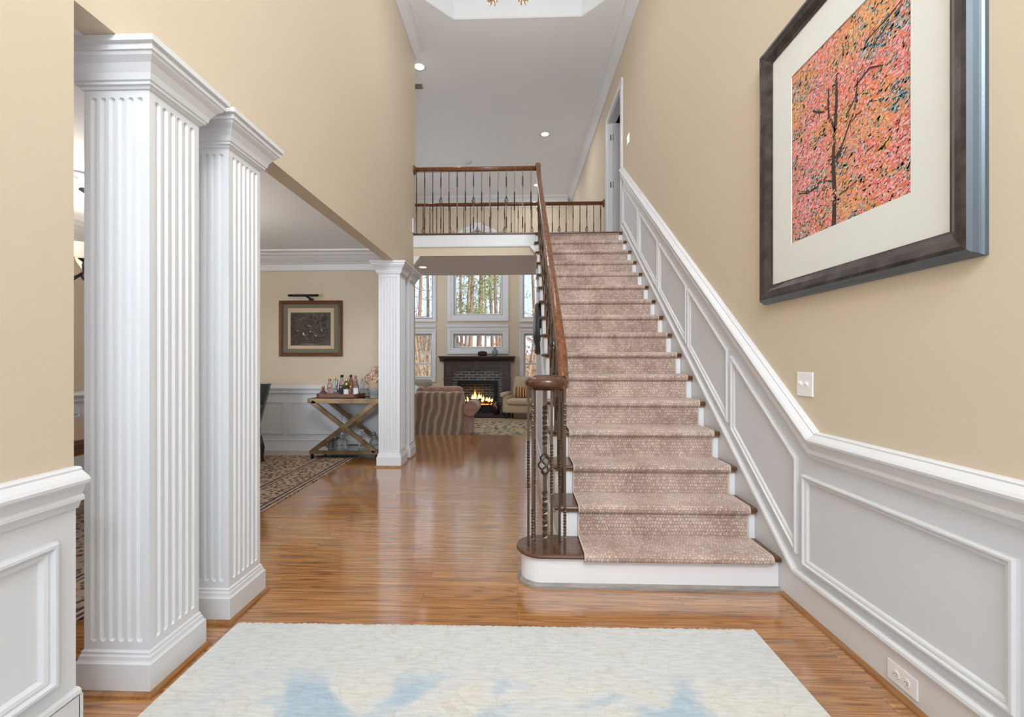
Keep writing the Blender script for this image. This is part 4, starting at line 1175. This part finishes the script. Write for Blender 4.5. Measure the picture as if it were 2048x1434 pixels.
for x, z, L, w, a, mi in [(-2.98, 1.63, .02, .012, 1.2, 4), (-2.965, 1.61, .014, .008, .2, 4), (-3.06, 1.67, .01, .006, .3, 4), (-2.9, 1.74, .035, .014, -.3, 3), (-2.88, 1.73, .02, .012, 0, 3), (-2.82, 1.62, .012, .02, 0, 3), (-2.8, 1.60, .01, .014, 0, 4), (-2.72, 1.68, .006, .02, 0, 4), (-2.74, 1.75, .05, .008, 1.7, 5), (-2.88, 1.66, .016, .007, 0, 4), (-2.84, 1.655, .008, .006, 0, 4), (-2.93, 1.57, .014, .01, 0, 3), (-2.9, 1.485, .16, .01, 0, 3), (-3.0, 1.84, .12, .01, .3, 5), (-2.7, 1.60, .008, .01, 0, 3), (-2.64, 1.74, .05, .01, 1.4, 5)]:
    pdab(x, z, L, w, a, mi, .0162)
rel(b, DB).build('print', sm_, dp)['label'] = 'dark brown sepia scene'
b = MB(); b.box((-3.276, 5.956, 1.36), (-2.476, 5.958, 2.046))
M['pglass'] = mat('picture_glass', (1, 1, 1), .0, trans=1, ior=1.25)
rel(b, DB).build('glazing', 'pglass', dp)
PL = (-2.85, 5.98, 2.12)
b = MB(); b.box((-2.90, 5.955, 2.092), (-2.84, 5.979, 2.12)); b.tube([(-2.87, 5.965, 2.105), (-2.885, 5.93, 2.125), (-2.92, 5.88, 2.15)], .012, 8)
pl_ = empty('picture_light', PL, 'black tubular picture light above the sepia print', 'lamp'); rel(b, PL).build('bracket', 'black', pl_)
b = MB(); b.lathe([(.012, -3.15), (.017, -3.145), (.017, -2.735), (.012, -2.73)], (0, 5.88, 2.15), 12, axis=0); rel(b, PL).build('lamp_shade', 'black', pl_)

# bar cart
CB = (-2.2, 5.65, 0)
bc = empty('bar_cart', CB, 'brass bar cart with crossed legs against the dining room wainscot', 'bar cart')
x0, x1, yf, yb2 = -2.662, -1.74, 5.45, 5.86
zt, zb = .745, .093
def obar(mb, p, q, w=.0275, d=.015):
    p, q = Vector(p), Vector(q); dd = (q - p).normalized(); n3 = Vector((-dd.z, 0, dd.x))
    Y = Vector((0, 1, 0)); rs = []
    for c in (p, q): rs.append([c + n3 * w + Y * d, c - n3 * w + Y * d, c - n3 * w - Y * d, c + n3 * w - Y * d])
    mb.rings(rs)
for yy, nm in ((yf, 'front'), (yb2, 'rear')):
    b = MB(); b.box((x0, yy - .015, zt - .03), (x1, yy + .015, zt + .028)); b.box((x0 + .02, yy - .015, zb - .025), (x1 - .02, yy + .015, zb + .02))
    rel(b, CB).build('frame_rail', 'gold', bc)
    b = MB(); obar(b, (x0 + .05, yy, zt - .015), (x1 - .06, yy, zb + .01)); rel(b, CB).build('cross_leg', 'gold', bc)
    b = MB(); obar(b, (x1 - .05, yy - .002, zt - .015), (x0 + .06, yy - .002, zb + .01)); rel(b, CB).build('cross_leg', 'gold', bc)
b = MB()
for x in (x0 + .015, x1 - .015): b.box((x - .015, yf, zt - .03), (x + .015, yb2, zt + .028)); b.box((x - .0 + (.02 if x < -2.2 else -.02) - .013, yf, zb - .02), (x + (.02 if x < -2.2 else -.02) + .013, yb2, zb + .02))
rel(b, CB).build('side_rail', 'gold', bc)
M['shelf'] = mat('smoked_mirror_glass', (.35, .38, .38), .05, .9)
b = MB(); b.box((x0 + .02, yf + .01, zt + .012), (x1 - .02, yb2 - .01, zt + .022)); rel(b, CB).build('top_shelf', 'shelf', bc)
b = MB(); b.box((x0 + .04, yf + .01, zb + .004), (x1 - .04, yb2 - .01, zb + .014)); rel(b, CB).build('lower_shelf', 'shelf', bc)
for x in (x0 + .045, x1 - .045):
    for yy in (yf + .02, yb2 - .02):
        b = MB(); b.lathe([(.022, -.012), (.026, -.008), (.026, .008), (.022, .012)], (x, yy, .026), 16, axis=0); b.box((x - .018, yy - .01, .03), (x + .018, yy + .01, .07))
        rel(b, CB).build('caster', 'black', bc)
TZ = zt + .028
b = MB()
def rrect(x0, x1, y0, y1, r, ch=True): return [(x0 + r, y0), (x1 - r, y0), (x1, y0 + r), (x1, y1 - r), (x1 - r, y1), (x0 + r, y1), (x0, y1 - r), (x0, y0 + r)]
tr_ = rrect(-2.60, -2.03, 5.49, 5.80, .06)
b.prism(tr_, 2, TZ - .005, TZ + .008)
b.sweep(tr_, [(0, 0), (0, .055), (.01, .055), (.01, 0)], lambda u, v, h: (u, v, TZ - .003 + h), closed=True)
tag(b.build('serving_tray', mat('brown_leather', (.17, .06, .025), .4, var=((.12, .04, .018), 8))), 'brown leather tray holding the bottles on the bar cart', 'tray')
# bottles
TB = TZ + .0085
def tint(name, c, r=.02): 
    return mat(name, c, r, trans=.92, ior=1.3)
GL = {'clear': tint('clear_bottle_glass', (.92, .95, .95)), 'pink': tint('pink_bottle_glass', (.95, .62, .58)), 'rose': tint('rose_wine_glass', (.9, .5, .42)), 'green': tint('green_bottle_glass', (.12, .42, .08)),
      'teal': tint('teal_bottle_glass', (.15, .28, .27)), 'smoke': tint('smoky_bottle_glass', (.45, .42, .45)), 'amber': tint('amber_glass', (.5, .28, .12))}
CP = {'copper': mat('copper_cap', (.40, .16, .10), .35, .6), 'black': M['black'], 'grey': mat('pewter_cap', (.28, .30, .33), .3, .7), 'gold': mat('gold_cap', (.7, .5, .25), .3, .8), 'cork': mat('cork', (.5, .35, .22), .8), 'red': mat('red_foil', (.4, .06, .05), .35, .3)}
LBm = {'white': mat('white_paper_label', (.85, .83, .80), .7), 'gold': mat('gold_paper_label', (.65, .52, .25), .5), 'grey': mat('grey_label', (.5, .5, .52), .6), 'dark': mat('dark_label', (.06, .05, .06), .5)}
BOT = [ # x, y, body r, body h, neck r, total h, glass, cap, label, style, label text
 (-2.51, 5.545, .052, .085, .014, .145, 'pink', 'copper', 'gold', 'round', 'squat round pink bottle with gold label at the left end of the tray'),
 (-2.475, 5.66, .033, .15, .013, .235, 'pink', 'copper', None, 'tall', 'tall pale pink bottle with copper cap near the left end of the tray'),
 (-2.435, 5.73, .028, .17, .012, .255, 'clear', 'gold', None, 'tall', 'slim clear bottle behind the pale pink one on the tray'),
 (-2.385, 5.67, .04, .10, .013, .225, 'smoke', 'grey', None, 'cone', 'smoky bottle with long pewter neck on the tray'),
 (-2.34, 5.73, .036, .18, .015, .285, 'pink', 'black', 'dark', 'tall', 'tall bottle with thick black cap left of the green bottle'),
 (-2.345, 5.55, .05, .075, .016, .10, 'clear', 'grey', None, 'round', 'low faceted clear glass bottle at the front of the tray'),
 (-2.265, 5.70, .037, .165, .013, .235, 'green', 'gold', None, 'tall', 'bright green bottle in the middle of the tray'),
 (-2.283, 5.56, .016, .09, .008, .145, 'teal', 'grey', None, 'tall', 'thin teal bottle in front of the green one'),
 (-2.225, 5.745, .03, .20, .013, .285, 'amber', 'black', None, 'tall', 'tall bottle with black cap right of the green bottle'),
 (-2.225, 5.60, .038, .12, .013, .185, 'amber', 'gold', 'white', 'tall', 'bottle with square white label in front of the green bottle'),
 (-2.175, 5.66, .022, .13, .009, .24, 'rose', 'red', None, 'tall', 'slim rose bottle with red foil top'),
 (-2.145, 5.70, .03, .19, .012, .275, 'rose', 'copper', None, 'tall', 'tall rose wine bottle with copper foil top'),
 (-2.15, 5.545, .022, .10, .009, .15, 'rose', 'cork', None, 'tall', 'short rose bottle between the two white labelled bottles'),
 (-2.10, 5.60, .038, .14, .013, .235, 'clear', 'grey', 'white', 'tall', 'clear bottle with large white label near the right end of the tray'),
 (-2.065, 5.72, .026, .16, .01, .235, 'clear', 'cork', None, 'tall', 'slim clear bottle at the right end of the tray')]
for x, y, r, bh, nr, H, g, cp, lb, sty, txt in BOT:
    root = empty('bottle', (x, y, TB), txt, 'bottle', 'bottles on the bar cart tray')
    if sty == 'round': pr_ = [(r * .6, 0), (r * .85, .008), (r, bh * .4), (r * .9, bh * .7), (r * .5, bh * .95), (nr, bh + .01), (nr, H - .025)]
    elif sty == 'cone': pr_ = [(r * .9, 0), (r, .01), (r, bh * .5), (r * .6, bh * .85), (nr, bh + .02), (nr, H - .08)]
    else: pr_ = [(r * .92, 0), (r, .006), (r, bh), (r * .85, bh + .012), (nr * 1.3, bh + .035), (nr, bh + .045), (nr, H - .025)]
    b = MB(); b.lathe(pr_, n=20); b.build('glass_body', GL[g], root)
    ct = pr_[-1][1]
    b = MB(); cr_ = nr * (1.35 if cp != 'red' else 1.1); b.lathe([(cr_ * .95, ct - .008), (cr_, ct), (cr_, H - .003), (cr_ * .8, H)], n=14); b.build('cap', CP[cp], root)
    if lb:
        b = MB(); hh = (bh * .25, bh * .85) if sty != 'round' else (bh * .12, bh * .5); rr_ = r + .0012
        A = [radians(-150 + 120 * k / 10) for k in range(11)]
        b.rings([[(rr_ * cos(a), rr_ * sin(a), z) for a in A] for z in hh], closed=False, caps=False, sm=True); b.build('label', LBm[lb], root)
b = MB()
for k in range(16):
    a = k * 2.4; b.lathe([(.002, -.012), (.012, 0), (.002, .012)], (-2.05 + .018 * cos(a), 5.535 + .012 * sin(a), TB + .02 + .02 * (k / 16)), 6)
b.lathe([(.02, 0), (.024, .01), (.018, .022)], (-2.05, 5.535, TB), 10)
tag(b.build('pine_cone', mat('dark_cone', (.04, .02, .015), .7)), 'small dark cone shaped ornament at the right end of the tray', 'ornament')
# decanters and glasses on the lower shelf
SZ = zb + .0145
def decanter(x, y, R_, H, label, stop=None):
    root = empty('decanter', (x, y, SZ), label, 'decanter', 'crystal decanters on the lower shelf')
    b = MB(); n = 32; rs = []
    for r, z in [(.9, 0), (1, .01), (1, H * .42), (.85, H * .52), (.4, H * .62), (.3, H * .68), (.3, H * .78), (.42, H * .8)]:
        rs.append([(R_ * r * (1 - (.06 if k % 2 and z < H * .5 else 0)) * cos(2 * pi * k / n), R_ * r * (1 - (.06 if k % 2 and z < H * .5 else 0)) * sin(2 * pi * k / n), z) for k in range(n)])
    b.rings(rs, sm=False); b.build('glass_body', GL['clear'], root)
    b = MB(); b.lathe([(R_ * .26, H * .801), (R_ * .5, H * .86), (R_ * .55, H * .92), (R_ * .3, H), (.002, H)], n=8, sm=False); b.build('stopper', stop or GL['clear'], root)
decanter(-2.278, 5.58, .066, .235, 'round crystal decanter standing under the crossing of the cart legs')
decanter(-2.06, 5.70, .05, .24, 'square shouldered crystal decanter in the middle of the lower shelf')
decanter(-1.865, 5.60, .058, .22, 'crystal decanter with dark pewter stopper at the right end of the shelf', CP['grey'])
decanter(-2.395, 5.78, .03, .26, 'slim crystal decanter behind the tumblers')
for k, (x, y) in enumerate([(-2.42, 5.56), (-2.385, 5.62), (-2.45, 5.63), (-2.36, 5.70)]):
    b = MB(); b.lathe([(.028, 0), (.031, .004), (.033, .14), (.031, .14), (.028, .012), (.002, .01)], (x, y, SZ), 18)
    tag(b.build('tumbler', GL['clear']), ['tall clear tumbler at the front of the lower shelf', 'tall clear tumbler second from the front', 'tall clear tumbler at the left of the cluster', 'tall clear tumbler rearmost beside the round decanter'][k], 'glass', 'tumblers on the lower shelf')
# vase with hydrangeas
VB = (-1.84, 5.60, zt + .0225)
m = mat('cream_blue_glaze', (.5, .4, .25), .25, coat=.3); M['vase'] = m
nn, ll, bs = nodes(m)
tc = nn.new('ShaderNodeTexCoord'); sp = nn.new('ShaderNodeSeparateXYZ'); ll.new(tc.outputs['Object'], sp.inputs[0])
nz = nn.new('ShaderNodeTexNoise'); nz.inputs['Scale'].default_value = 14; ll.new(tc.outputs['Object'], nz.inputs['Vector'])
ad = nn.new('ShaderNodeMath'); ad.operation = 'MULTIPLY_ADD'; ad.inputs[1].default_value = .06; ll.new(nz.outputs[0], ad.inputs[0]); ll.new(sp.outputs['Z'], ad.inputs[2])
rp = ramp(nn, [(.03, (.45, .38, .27)), (.09, (.20, .24, .27)), (.15, (.34, .34, .31)), (.2, (.52, .40, .26))]); ll.new(ad.outputs[0], rp.inputs[0]); ll.new(rp.outputs[0], bs.inputs['Base Color'])
b = MB(); b.lathe([(.07, 0), (.076, .01), (.085, .08), (.095, .17), (.102, .215), (.108, .232), (.104, .237), (.096, .23), (.085, .12), (.03, .1)], VB, 28)
vs = b.build('vase', 'vase'); vs.data.transform(mathutils.Matrix.Translation([-v for v in VB])); vs.location = VB
tag(vs, 'cream and blue glazed vase on the right end of the bar cart', 'vase')
fl = empty('hydrangea_bunch', (VB[0], VB[1], VB[2] + .2), 'bunch of dusty pink hydrangeas in the cream vase', 'flowers')
pk = [mat('hydrangea_petal_%s' % a, c, .8) for a, c in (('pink', (.62, .33, .26)), ('blush', (.75, .52, .42)), ('cream', (.70, .6, .44)), ('dusk', (.42, .24, .22)))]
for j, (dx, dy, dz, R_) in enumerate([(-.055, -.03, .05, .07), (.05, -.04, .06, .07), (-.01, .03, .13, .075), (-.05, .05, .08, .06), (.06, .04, .10, .065), (0, -.06, .10, .055)]):
    b = MB()
    for k in range(120):
        t = math.acos(1 - 2 * (k + .5) / 120); a = k * 2.399963
        nrm = Vector((sin(t) * cos(a), sin(t) * sin(a), cos(t))); c = nrm * R_ * 1.12 * rnd.uniform(.85, 1.05) + Vector((dx, dy, dz))
        u = nrm.cross(Vector((0, .3, 1))).normalized(); w = nrm.cross(u); q = rnd.uniform(0, 3); s = rnd.uniform(.012, .018)
        u, w = u * cos(q) + w * sin(q), w * cos(q) - u * sin(q)
        b.m = rnd.choice([0, 1, 1, 0, 2, 3])
        b.add([c + u * s + nrm * .004, c + w * s, c - u * s + nrm * .004, c - w * s, c - nrm * .004], [(0, 1, 4), (1, 2, 4), (2, 3, 4), (3, 0, 4)], False)
    b.build('bloom', pk, fl)
b = MB()
for dx, dy in ((-.04, -.02), (.04, -.02), (0, .03)): b.tube([(dx * .4, dy * .4, -.09), (dx, dy, .05)], .004, 5)
b.build('stem', mat('stem_green', (.1, .14, .05), .7), fl)

# dining rug, wing chair, table, chandelier
M['rug_dr'] = patterned('burgundy_cream_rug', (.20, .13, .10), (.06, .025, .03), (.42, .31, .22), 26)
m = mat('striped_rug_border', (.3, .22, .17), .95); M['rug_dr_b'] = m
nn, ll, bs = nodes(m)
tc = nn.new('ShaderNodeTexCoord'); sp = nn.new('ShaderNodeSeparateXYZ'); ll.new(tc.outputs['Object'], sp.inputs[0])
mu = nn.new('ShaderNodeMath'); mu.operation = 'MULTIPLY'; mu.inputs[1].default_value = 130; ll.new(sp.outputs['X'], mu.inputs[0]); sn = nn.new('ShaderNodeMath'); sn.operation = 'SINE'; ll.new(mu.outputs[0], sn.inputs[0])
nz = nn.new('ShaderNodeTexNoise'); nz.inputs['Scale'].default_value = 30; ll.new(tc.outputs['Object'], nz.inputs['Vector'])
adn = nn.new('ShaderNodeMath'); adn.operation = 'MULTIPLY_ADD'; adn.inputs[1].default_value = .35; ll.new(sn.outputs[0], adn.inputs[0]); ll.new(nz.outputs[0], adn.inputs[2])
rp = ramp(nn, [(.3, (.05, .035, .04)), (.5, (.2, .13, .11)), (.75, (.45, .35, .26))]); ll.new(adn.outputs[0], rp.inputs[0]); ll.new(rp.outputs[0], bs.inputs['Base Color'])
b = MB(); b.box((-4.5, .9, .0005), (-2.105, 5.62, .008)); b.m = 1; b.box((-2.2, .9, .001), (-2.112, 5.6, .0092)); b.box((-2.55, .9, .001), (-2.48, 5.6, .0092)); b.m = 2; b.box((-4.5, 5.62, .0005), (-2.08, 5.665, .006))
tag(b.build('dining_rug', ['rug_dr', 'rug_dr_b', mat('rug_fringe', (.6, .52, .44), .95, var=((.4, .33, .28), 30))]), 'dark burgundy and cream oriental rug under the dining furniture', 'rug')
M['greenv'] = mat('dark_green_velvet', (.018, .028, .026), .7, sheen=.5)
wc = empty('wing_chair', (-3.42, 5.02, .009), 'dark green wing chair half hidden behind the second column', 'armchair')
b = MB(); rs = []
for t in [i / 10 for i in range(11)]:
    z = .38 + .58 * t; w = .22 + .10 * t; y = .22 + .10 * t
    rs.append([(-w, y - .12 - .05 * t, z), (-w + .05, y - .02, z), (w - .05, y - .02, z), (w, y - .12 - .05 * t, z), (w + .015, y + .02, z), (w - .04, y + .09, z), (-w + .04, y + .09, z), (-w - .015, y + .02, z)])
b.rings(rs, sm=True); b.build('backrest', 'greenv', wc)
b = MB(); rbox(b, (-.27, -.28, .3), (.27, .27, .47), .05); b.build('seat', 'greenv', wc)
for s in (-1, 1):
    b = MB(); b.tube([(s * .29, .18, .70), (s * .32, .0, .70), (s * .33, -.2, .69), (s * .32, -.26, .64), (s * .31, -.22, .60)], [.03, .032, .035, .03, .02], 10); b.tube([(s * .31, -.18, .66), (s * .33, -.15, .5), (s * .28, -.14, .34)], [.022, .03, .03], 8); b.build('arm', 'legwood', wc)
    for yy in (-.22, .24):
        b = MB(); b.tube([(s * .24, yy, .32), (s * .27, yy * 1.08, .18), (s * .25, yy * 1.2, .03), (s * .25, yy * 1.25, .0)], [.03, .026, .016, .022], 8); b.build('leg', 'legwood', wc)
M['table'] = wood('mahogany_table', (.10, .03, .012), (.22, .08, .03), .15, 1, .6)
TBc = (-3.35, 3.2, .009)
dt = empty('dining_table', TBc, 'polished mahogany dining table glimpsed between wall and column', 'table')
b = MB(); b.prism(rrect(-.55, .62, -1.0, 1.0, .12), 2, .715, .75); b.build('tabletop', 'table', dt, bevel=.006)
b = MB(); b.prism(rrect(-.45, .52, -.9, .9, .05), 2, .63, .715); b.build('apron', 'table', dt)
for sx_ in (-.42, .48):
    for sy_ in (-.85, .85):
        b = MB(); b.lathe([(.02, 0), (.028, .05), (.02, .1), (.035, .45), (.03, .6), (.04, .64)], (sx_, sy_, 0), 12); b.build('leg', 'table', dt)
b = MB(); b.lathe([(.05, 0), (.05, .165), (.046, .17), (.04, .17), (.038, .13), (.002, .13)], (-3.47, 3.48, .76), 24)
tag(b.build('candle_holder', mat('marbled_white_stone', (.6, .62, .58), .4, var=((.4, .43, .4), 30))), 'white stone cylinder standing on the dining table', 'candle holder')
b = MB(); b.lathe([(.016, 0), (.014, .02), (.01, .03), (.016, .05), (.012, .07), (.002, .072)], (-3.05, 3.06, .76), 14)
tag(b.build('salt_shaker', mat('polished_silver', (.6, .6, .6), .15, 1)), 'small silver shaker on the edge of the dining table', 'shaker')
# dining side chair hint (dark) under the table front: dark seat visible low in the gap
b = MB(); b.lathe([(.002, 2.74), (.3, 2.738), (.32, 2.725), (.26, 2.715), (.22, 2.72), (.2, 2.705), (.1, 2.70), (.06, 2.69), (.002, 2.69)], (0, 0, 0), 32)
for k in range(16):
    a = 2 * pi * k / 16; b.tube([(.12 * cos(a), .12 * sin(a), 2.70), (.2 * cos(a + .12), .2 * sin(a + .12), 2.70), (.27 * cos(a), .27 * sin(a), 2.715)], .012, 6)
cm = b.build('ceiling_medallion', 'white', loc=(-3.62, 3.55, 0)); cm.data.transform(mathutils.Matrix.Translation((0, 0, -2.74))); cm.location = (-3.62, 3.55, 2.74)
tag(cm, 'ornate white round medallion on the dining room ceiling', 'ceiling medallion')
M['opal'] = mat('opal_glass_shade', (.75, .72, .66), .3, trans=.3, emit=((1, .85, .65), .35))
def chandelier(loc, R_, zc, arms, label, shade=True, top=0, hz=0, col='black', dip=1):
    r = empty('chandelier', loc, label, 'chandelier')
    b = MB(); b.tube([(0, 0, top), (0, 0, zc + .2 * (1 - dip))], .008, 8); b.lathe([(.05, top - .001), (.055, top - .02), (.02, top - .045)], n=18); b.lathe([(.01, zc + .1 + .2 * (1 - dip)), (.035, zc + .06 + .2 * (1 - dip)), (.03, zc + .2 * (1 - dip)), (.05, zc - .03 + .2 * (1 - dip)), (.03, zc - .07 + .2 * (1 - dip)), (.012, zc - .09 + .2 * (1 - dip)), (.018, zc - .11 + .2 * (1 - dip)), (.002, zc - .125 + .2 * (1 - dip))], n=16)
    b.build('stem', M[col], r)
    for k in range(arms):
        a = 2 * pi * k / arms + hz
        P = lambda t, z: (t * R_ * cos(a), t * R_ * sin(a), z)
        b = MB(); b.tube([P(.05, zc + .2 * (1 - dip)), P(.35, zc - .07 * dip + .14 * (1 - dip)), P(.7, zc - .06 * dip + .12 * (1 - dip)), P(.95, zc - .01 + .08 * (1 - dip)), P(1, zc + .05)], .008, 7)
        b.lathe([(.006, zc + .03), (.03, zc + .05), (.034, zc + .056), (.012, zc + .06)], P(1, 0), 12); am = b.build('arm', M[col], r)
        if shade:
            b = MB(); b.lathe([(.025, zc + .055), (.06, zc + .07), (.095, zc + .13), (.105, zc + .17), (.1, zc + .17), (.055, zc + .075), (.02, zc + .06)], P(1, 0), 18); b.build('lamp_shade', 'opal', am)
        else:
            b = MB(); b.lathe([(.011, zc + .06), (.011, zc + .14), (.004, zc + .142)], P(1, 0), 10); b.build('candle', 'plate', am)
            b = MB()
            for q in range(6):
                a2 = q * pi / 3; b.tube([P(1, zc + .05), (P(1, 0)[0] + .04 * cos(a2), P(1, 0)[1] + .04 * sin(a2), zc + .01), (P(1, 0)[0] + .055 * cos(a2), P(1, 0)[1] + .055 * sin(a2), zc - .005)], [.008, .012, .002], 5)
            b.build('leaf_bobeche', M[col], am)
    return r
chandelier((-3.62, 3.55, 2.72), .30, -.72, 6, 'dark chandelier with pale glass shades over the dining table', top=-.02, hz=.2)
for a in range(3): point('dining_chandelier_bulb', (-3.62 + .3 * cos(2.1 * a + .2), 3.55 + .3 * sin(2.1 * a + .2), 2.12), 40, (1, .88, .70), .06)
chandelier((-.095, 4.3, HC + .3), .155, -1.125, 2, 'gilt leaf chandelier hanging from the octagonal ceiling recess', shade=False, col='gold', dip=0)
for s in (-1, 1): point('hall_chandelier_bulb', (-.095 + s * .3, 4.3, 4.7), 10, (.98, .98, 1), .12)

# ------------------------------------------------------------------ recessed lights, vent, detector
M['lens'] = mat('lit_lens', (1, 1, 1), .5, emit=((1, .97, .93), 1.8))
def can(x, y, z, power, label, r=.075):
    root = empty('recessed_light', (x, y, z), label, 'ceiling light', 'recessed ceiling lights')
    b = MB(); b.lathe([(r + .02, -.0005), (r + .018, -.006), (r, -.004), (r - .004, -.0005)], n=28); b.build('trim_ring', 'white', root)
    b = MB(); b.lathe([(r - .003, -.0015), (r - .004, -.0042), (.001, -.0045)], n=28); b.build('lens', 'lens', root)
    a = area('recessed_lamp', (x, y, z - .02), (0, 0, 0), r * 1.6, power, (1, .99, .97), shape='DISK')
can(-1.46, 6.43, HC, 10, 'lit recessed ceiling light at the left wall corner')
can(.53, 8.42, HC, 10, 'lit recessed ceiling light right of centre over the living room')
can(.48, 10.85, HC, 10, 'small lit recessed ceiling light just left of the tall stair rail end', .07)
can(-1.47, 6.72, ZH, .08, 'lit recessed light under the bridge beside the farthest column', .06)
can(-2.6, 8.42, HC, 10, 'recessed ceiling light hidden left over the living room')
can(-.9, -.6, HC, 28, 'unseen recessed ceiling light added near the entrance')  # lamp out of view, added for overhead light in the hall
b = MB(); b.box((-1.75, 6.80, HC - .012), (-1.50, 6.95, HC - .0005)); b.m = 1
for k in range(6): b.box((-1.735, 6.815 + k * .021, HC - .014), (-1.515, 6.825 + k * .021, HC - .0115))
tag(b.build('ceiling_vent', ['panel', 'black']), 'small rectangular ceiling vent beside the left wall edge', 'vent')
b = MB(); b.lathe([(.08, 0), (.078, -.02), (.055, -.035), (.02, -.038), (.002, -.038)], (-1.10, 9.55, HC), 24); b.lathe([(.012, -.03), (.012, -.09), (.03, -.11), (.002, -.115)], (-1.10, 9.55, HC), 12)
tag(b.build('smoke_detector', 'panel'), 'round white ceiling fixture above the middle of the upstairs railing', 'smoke detector')
area('living_room_ceiling_glow', (-1.07, 9.4, 5.45), (0, 0, 0), 1.2, 14, (1, .99, .97), shape='DISK')

# ------------------------------------------------------------------ outdoors
M['leaf'] = mat('leaf_litter', (.28, .17, .09), .95, var=((.38, .27, .17), 1.2))
b = MB(); rs = []
for j in range(16):
    y = 12.2 + j * 6; rs.append([(x, y, -1.0 + max(0, (y - 22) * .045) + .25 * sin(x * .4 + y * .3)) for x in [-60 + 6 * k for k in range(21)]])
b.rings(rs, closed=False, caps=False, sm=True); tag(b.build('ground', 'leaf'), 'brown leaf covered ground under the trees outside', 'ground', None, 'structure')
M['bark'] = mat('pine_bark', (.26, .17, .12), .95, var=((.40, .29, .21), 5, (1, 1, .25)), bump=(12, 1))
M['bark2'] = mat('pale_bark', (.38, .30, .22), .95, var=((.5, .42, .32), 6, (1, 1, .3)))
M['needle'] = mat('pine_needles', (.12, .20, .06), .8, var=((.30, .34, .12), 1.5))
M['dry'] = mat('russet_leaves', (.42, .26, .14), .9)
def tree(x, y, r, H, lean, fol, label, pine=True, seed=0):
    g = random.Random(seed); root = empty('pine_tree' if pine else 'bare_tree', (x, y, -.9), label, 'tree', 'trees outside the living room windows')
    b = MB(); pts = [(lean * t * H * .1 + .12 * sin(t * 5 + seed), .1 * sin(t * 4 + seed * 2), H * t) for t in [k / 9 for k in range(10)]]
    b.tube(pts, [r * (1.15 - .7 * k / 9) for k in range(10)], 9); b.build('trunk', 'bark' if pine else 'bark2', root)
    b = MB()
    nbr = 13 if pine else 16
    tips = []
    for k in range(nbr):
        t = (.35 + .6 * k / nbr) if pine else (.15 + .8 * k / nbr); p = Vector(pts[min(9, int(t * 9))]); a = g.uniform(0, 6.28); L = g.uniform(.8, 2.2) * (1 if pine else .9)
        up = g.uniform(-.1, .5) if pine else g.uniform(.6, 1.6)
        q1 = p + Vector((cos(a) * L * .5, sin(a) * L * .5, up * L * .35)); q2 = p + Vector((cos(a) * L, sin(a) * L, up * L * .8))
        b.tube([p, q1, q2], [r * .2, r * .1, .006], 5); tips += [q1, q2]
        for _ in range(2):
            q3 = q1 + Vector((g.uniform(-.6, .6), g.uniform(-.6, .6), g.uniform(.1, .7))); b.tube([q1, q3], [.011, .004], 4); tips.append(q3)
    b.build('branches', 'bark' if pine else 'bark2', root)
    if fol:
        b = MB()
        for p in tips:
            if p.z < H * .32 or g.random() < .12: continue
            for _ in range(fol):
                c = p + Vector((g.gauss(0, .35), g.gauss(0, .35), g.gauss(0, .25))); s = g.uniform(.04, .12)
                u = Vector((g.uniform(-1, 1), g.uniform(-1, 1), g.uniform(-1, 1))).normalized(); w = u.orthogonal().normalized()
                b.add([c + u * s, c + w * s * .4, c - u * s, c - w * s * .4], [(0, 1, 2, 3)], False)
        b.build('foliage', 'needle' if pine else 'dry', root)
def wx(px, Y): return (px - 1035) * Y / 870      # bearing of a trunk read off the photo, at its own distance
TR = [(911, 30, .13, 13, 0, 26), (922.5, 26, .10, 13, .1, 22), (931, 36, .13, 14, .35, 30), (944.5, 24, .13, 14, 0, 24), (959, 27, .16, 15, 0, 30), (969, 44, .12, 15, 0, 24), (981, 29, .12, 14, 0, 28), (994, 25, .11, 13, 0, 26), (1003, 40, .14, 14, 0, 26)]
for k, (px, Y, r, H, ln, f) in enumerate(TR):
    tree(wx(px, Y), Y, r, H, ln, f, 'tall brown pine trunk seen through the centre windows, number %s from the left' % ('first', 'second', 'third', 'fourth', 'fifth', 'sixth', 'seventh', 'eighth', 'ninth')[k], True, k + 1)
for k, (px, Y, r, H, tx) in enumerate([(837.5, 25, .11, 14, 'dark straight trunk at the left edge of the upper left window'), (851, 29, .11, 14, 'straight trunk in the middle of the upper left window'), (1065, 24, .10, 14, 'brown trunk in the upper right window')]):
    tree(wx(px, Y), Y, r, H, 0, 0 if k < 2 else 3, tx, True, 30 + k)
for k, (px, Y, r, tx) in enumerate([(834, 17, .05, 'pale bare sapling at the left of the lower left window'), (842, 16, .06, 'pale bare sapling in the middle of the lower left window'), (851, 18, .06, 'pale bare sapling right in the lower left window'), (862, 22, .05, 'thin bare sapling at the right edge of the lower left window'),
                                    (1056, 16, .08, 'pale bare trunk in the lower right window'), (1072, 20, .06, 'thin pale trunk at the right of the lower right window')]):
    tree(wx(px, Y), Y, r, 3.7, .3 * (-1) ** k, 6 if k > 3 else 2, tx, False, 50 + k)
b = MB(); b.box((-12, 40, -1), (-4.5, 47, 2.6)); b.m = 1; b.prism([(-12.4, 2.6), (-4.1, 2.6), (-8.25, 3.9)], 1, 39.7, 47.3)
for k in range(10): b.m = 2; b.box((-12, 39.97, -1 + .36 * k), (-4.5, 40, -.97 + .36 * k))
tag(b.build('neighbour_house', [mat('grey_siding', (.45, .47, .50), .8), mat('roof_shingle', (.2, .19, .19), .9), mat('siding_shadow_gap', (.3, .31, .33), .8)]), 'pale grey neighbouring house behind the saplings', 'house')
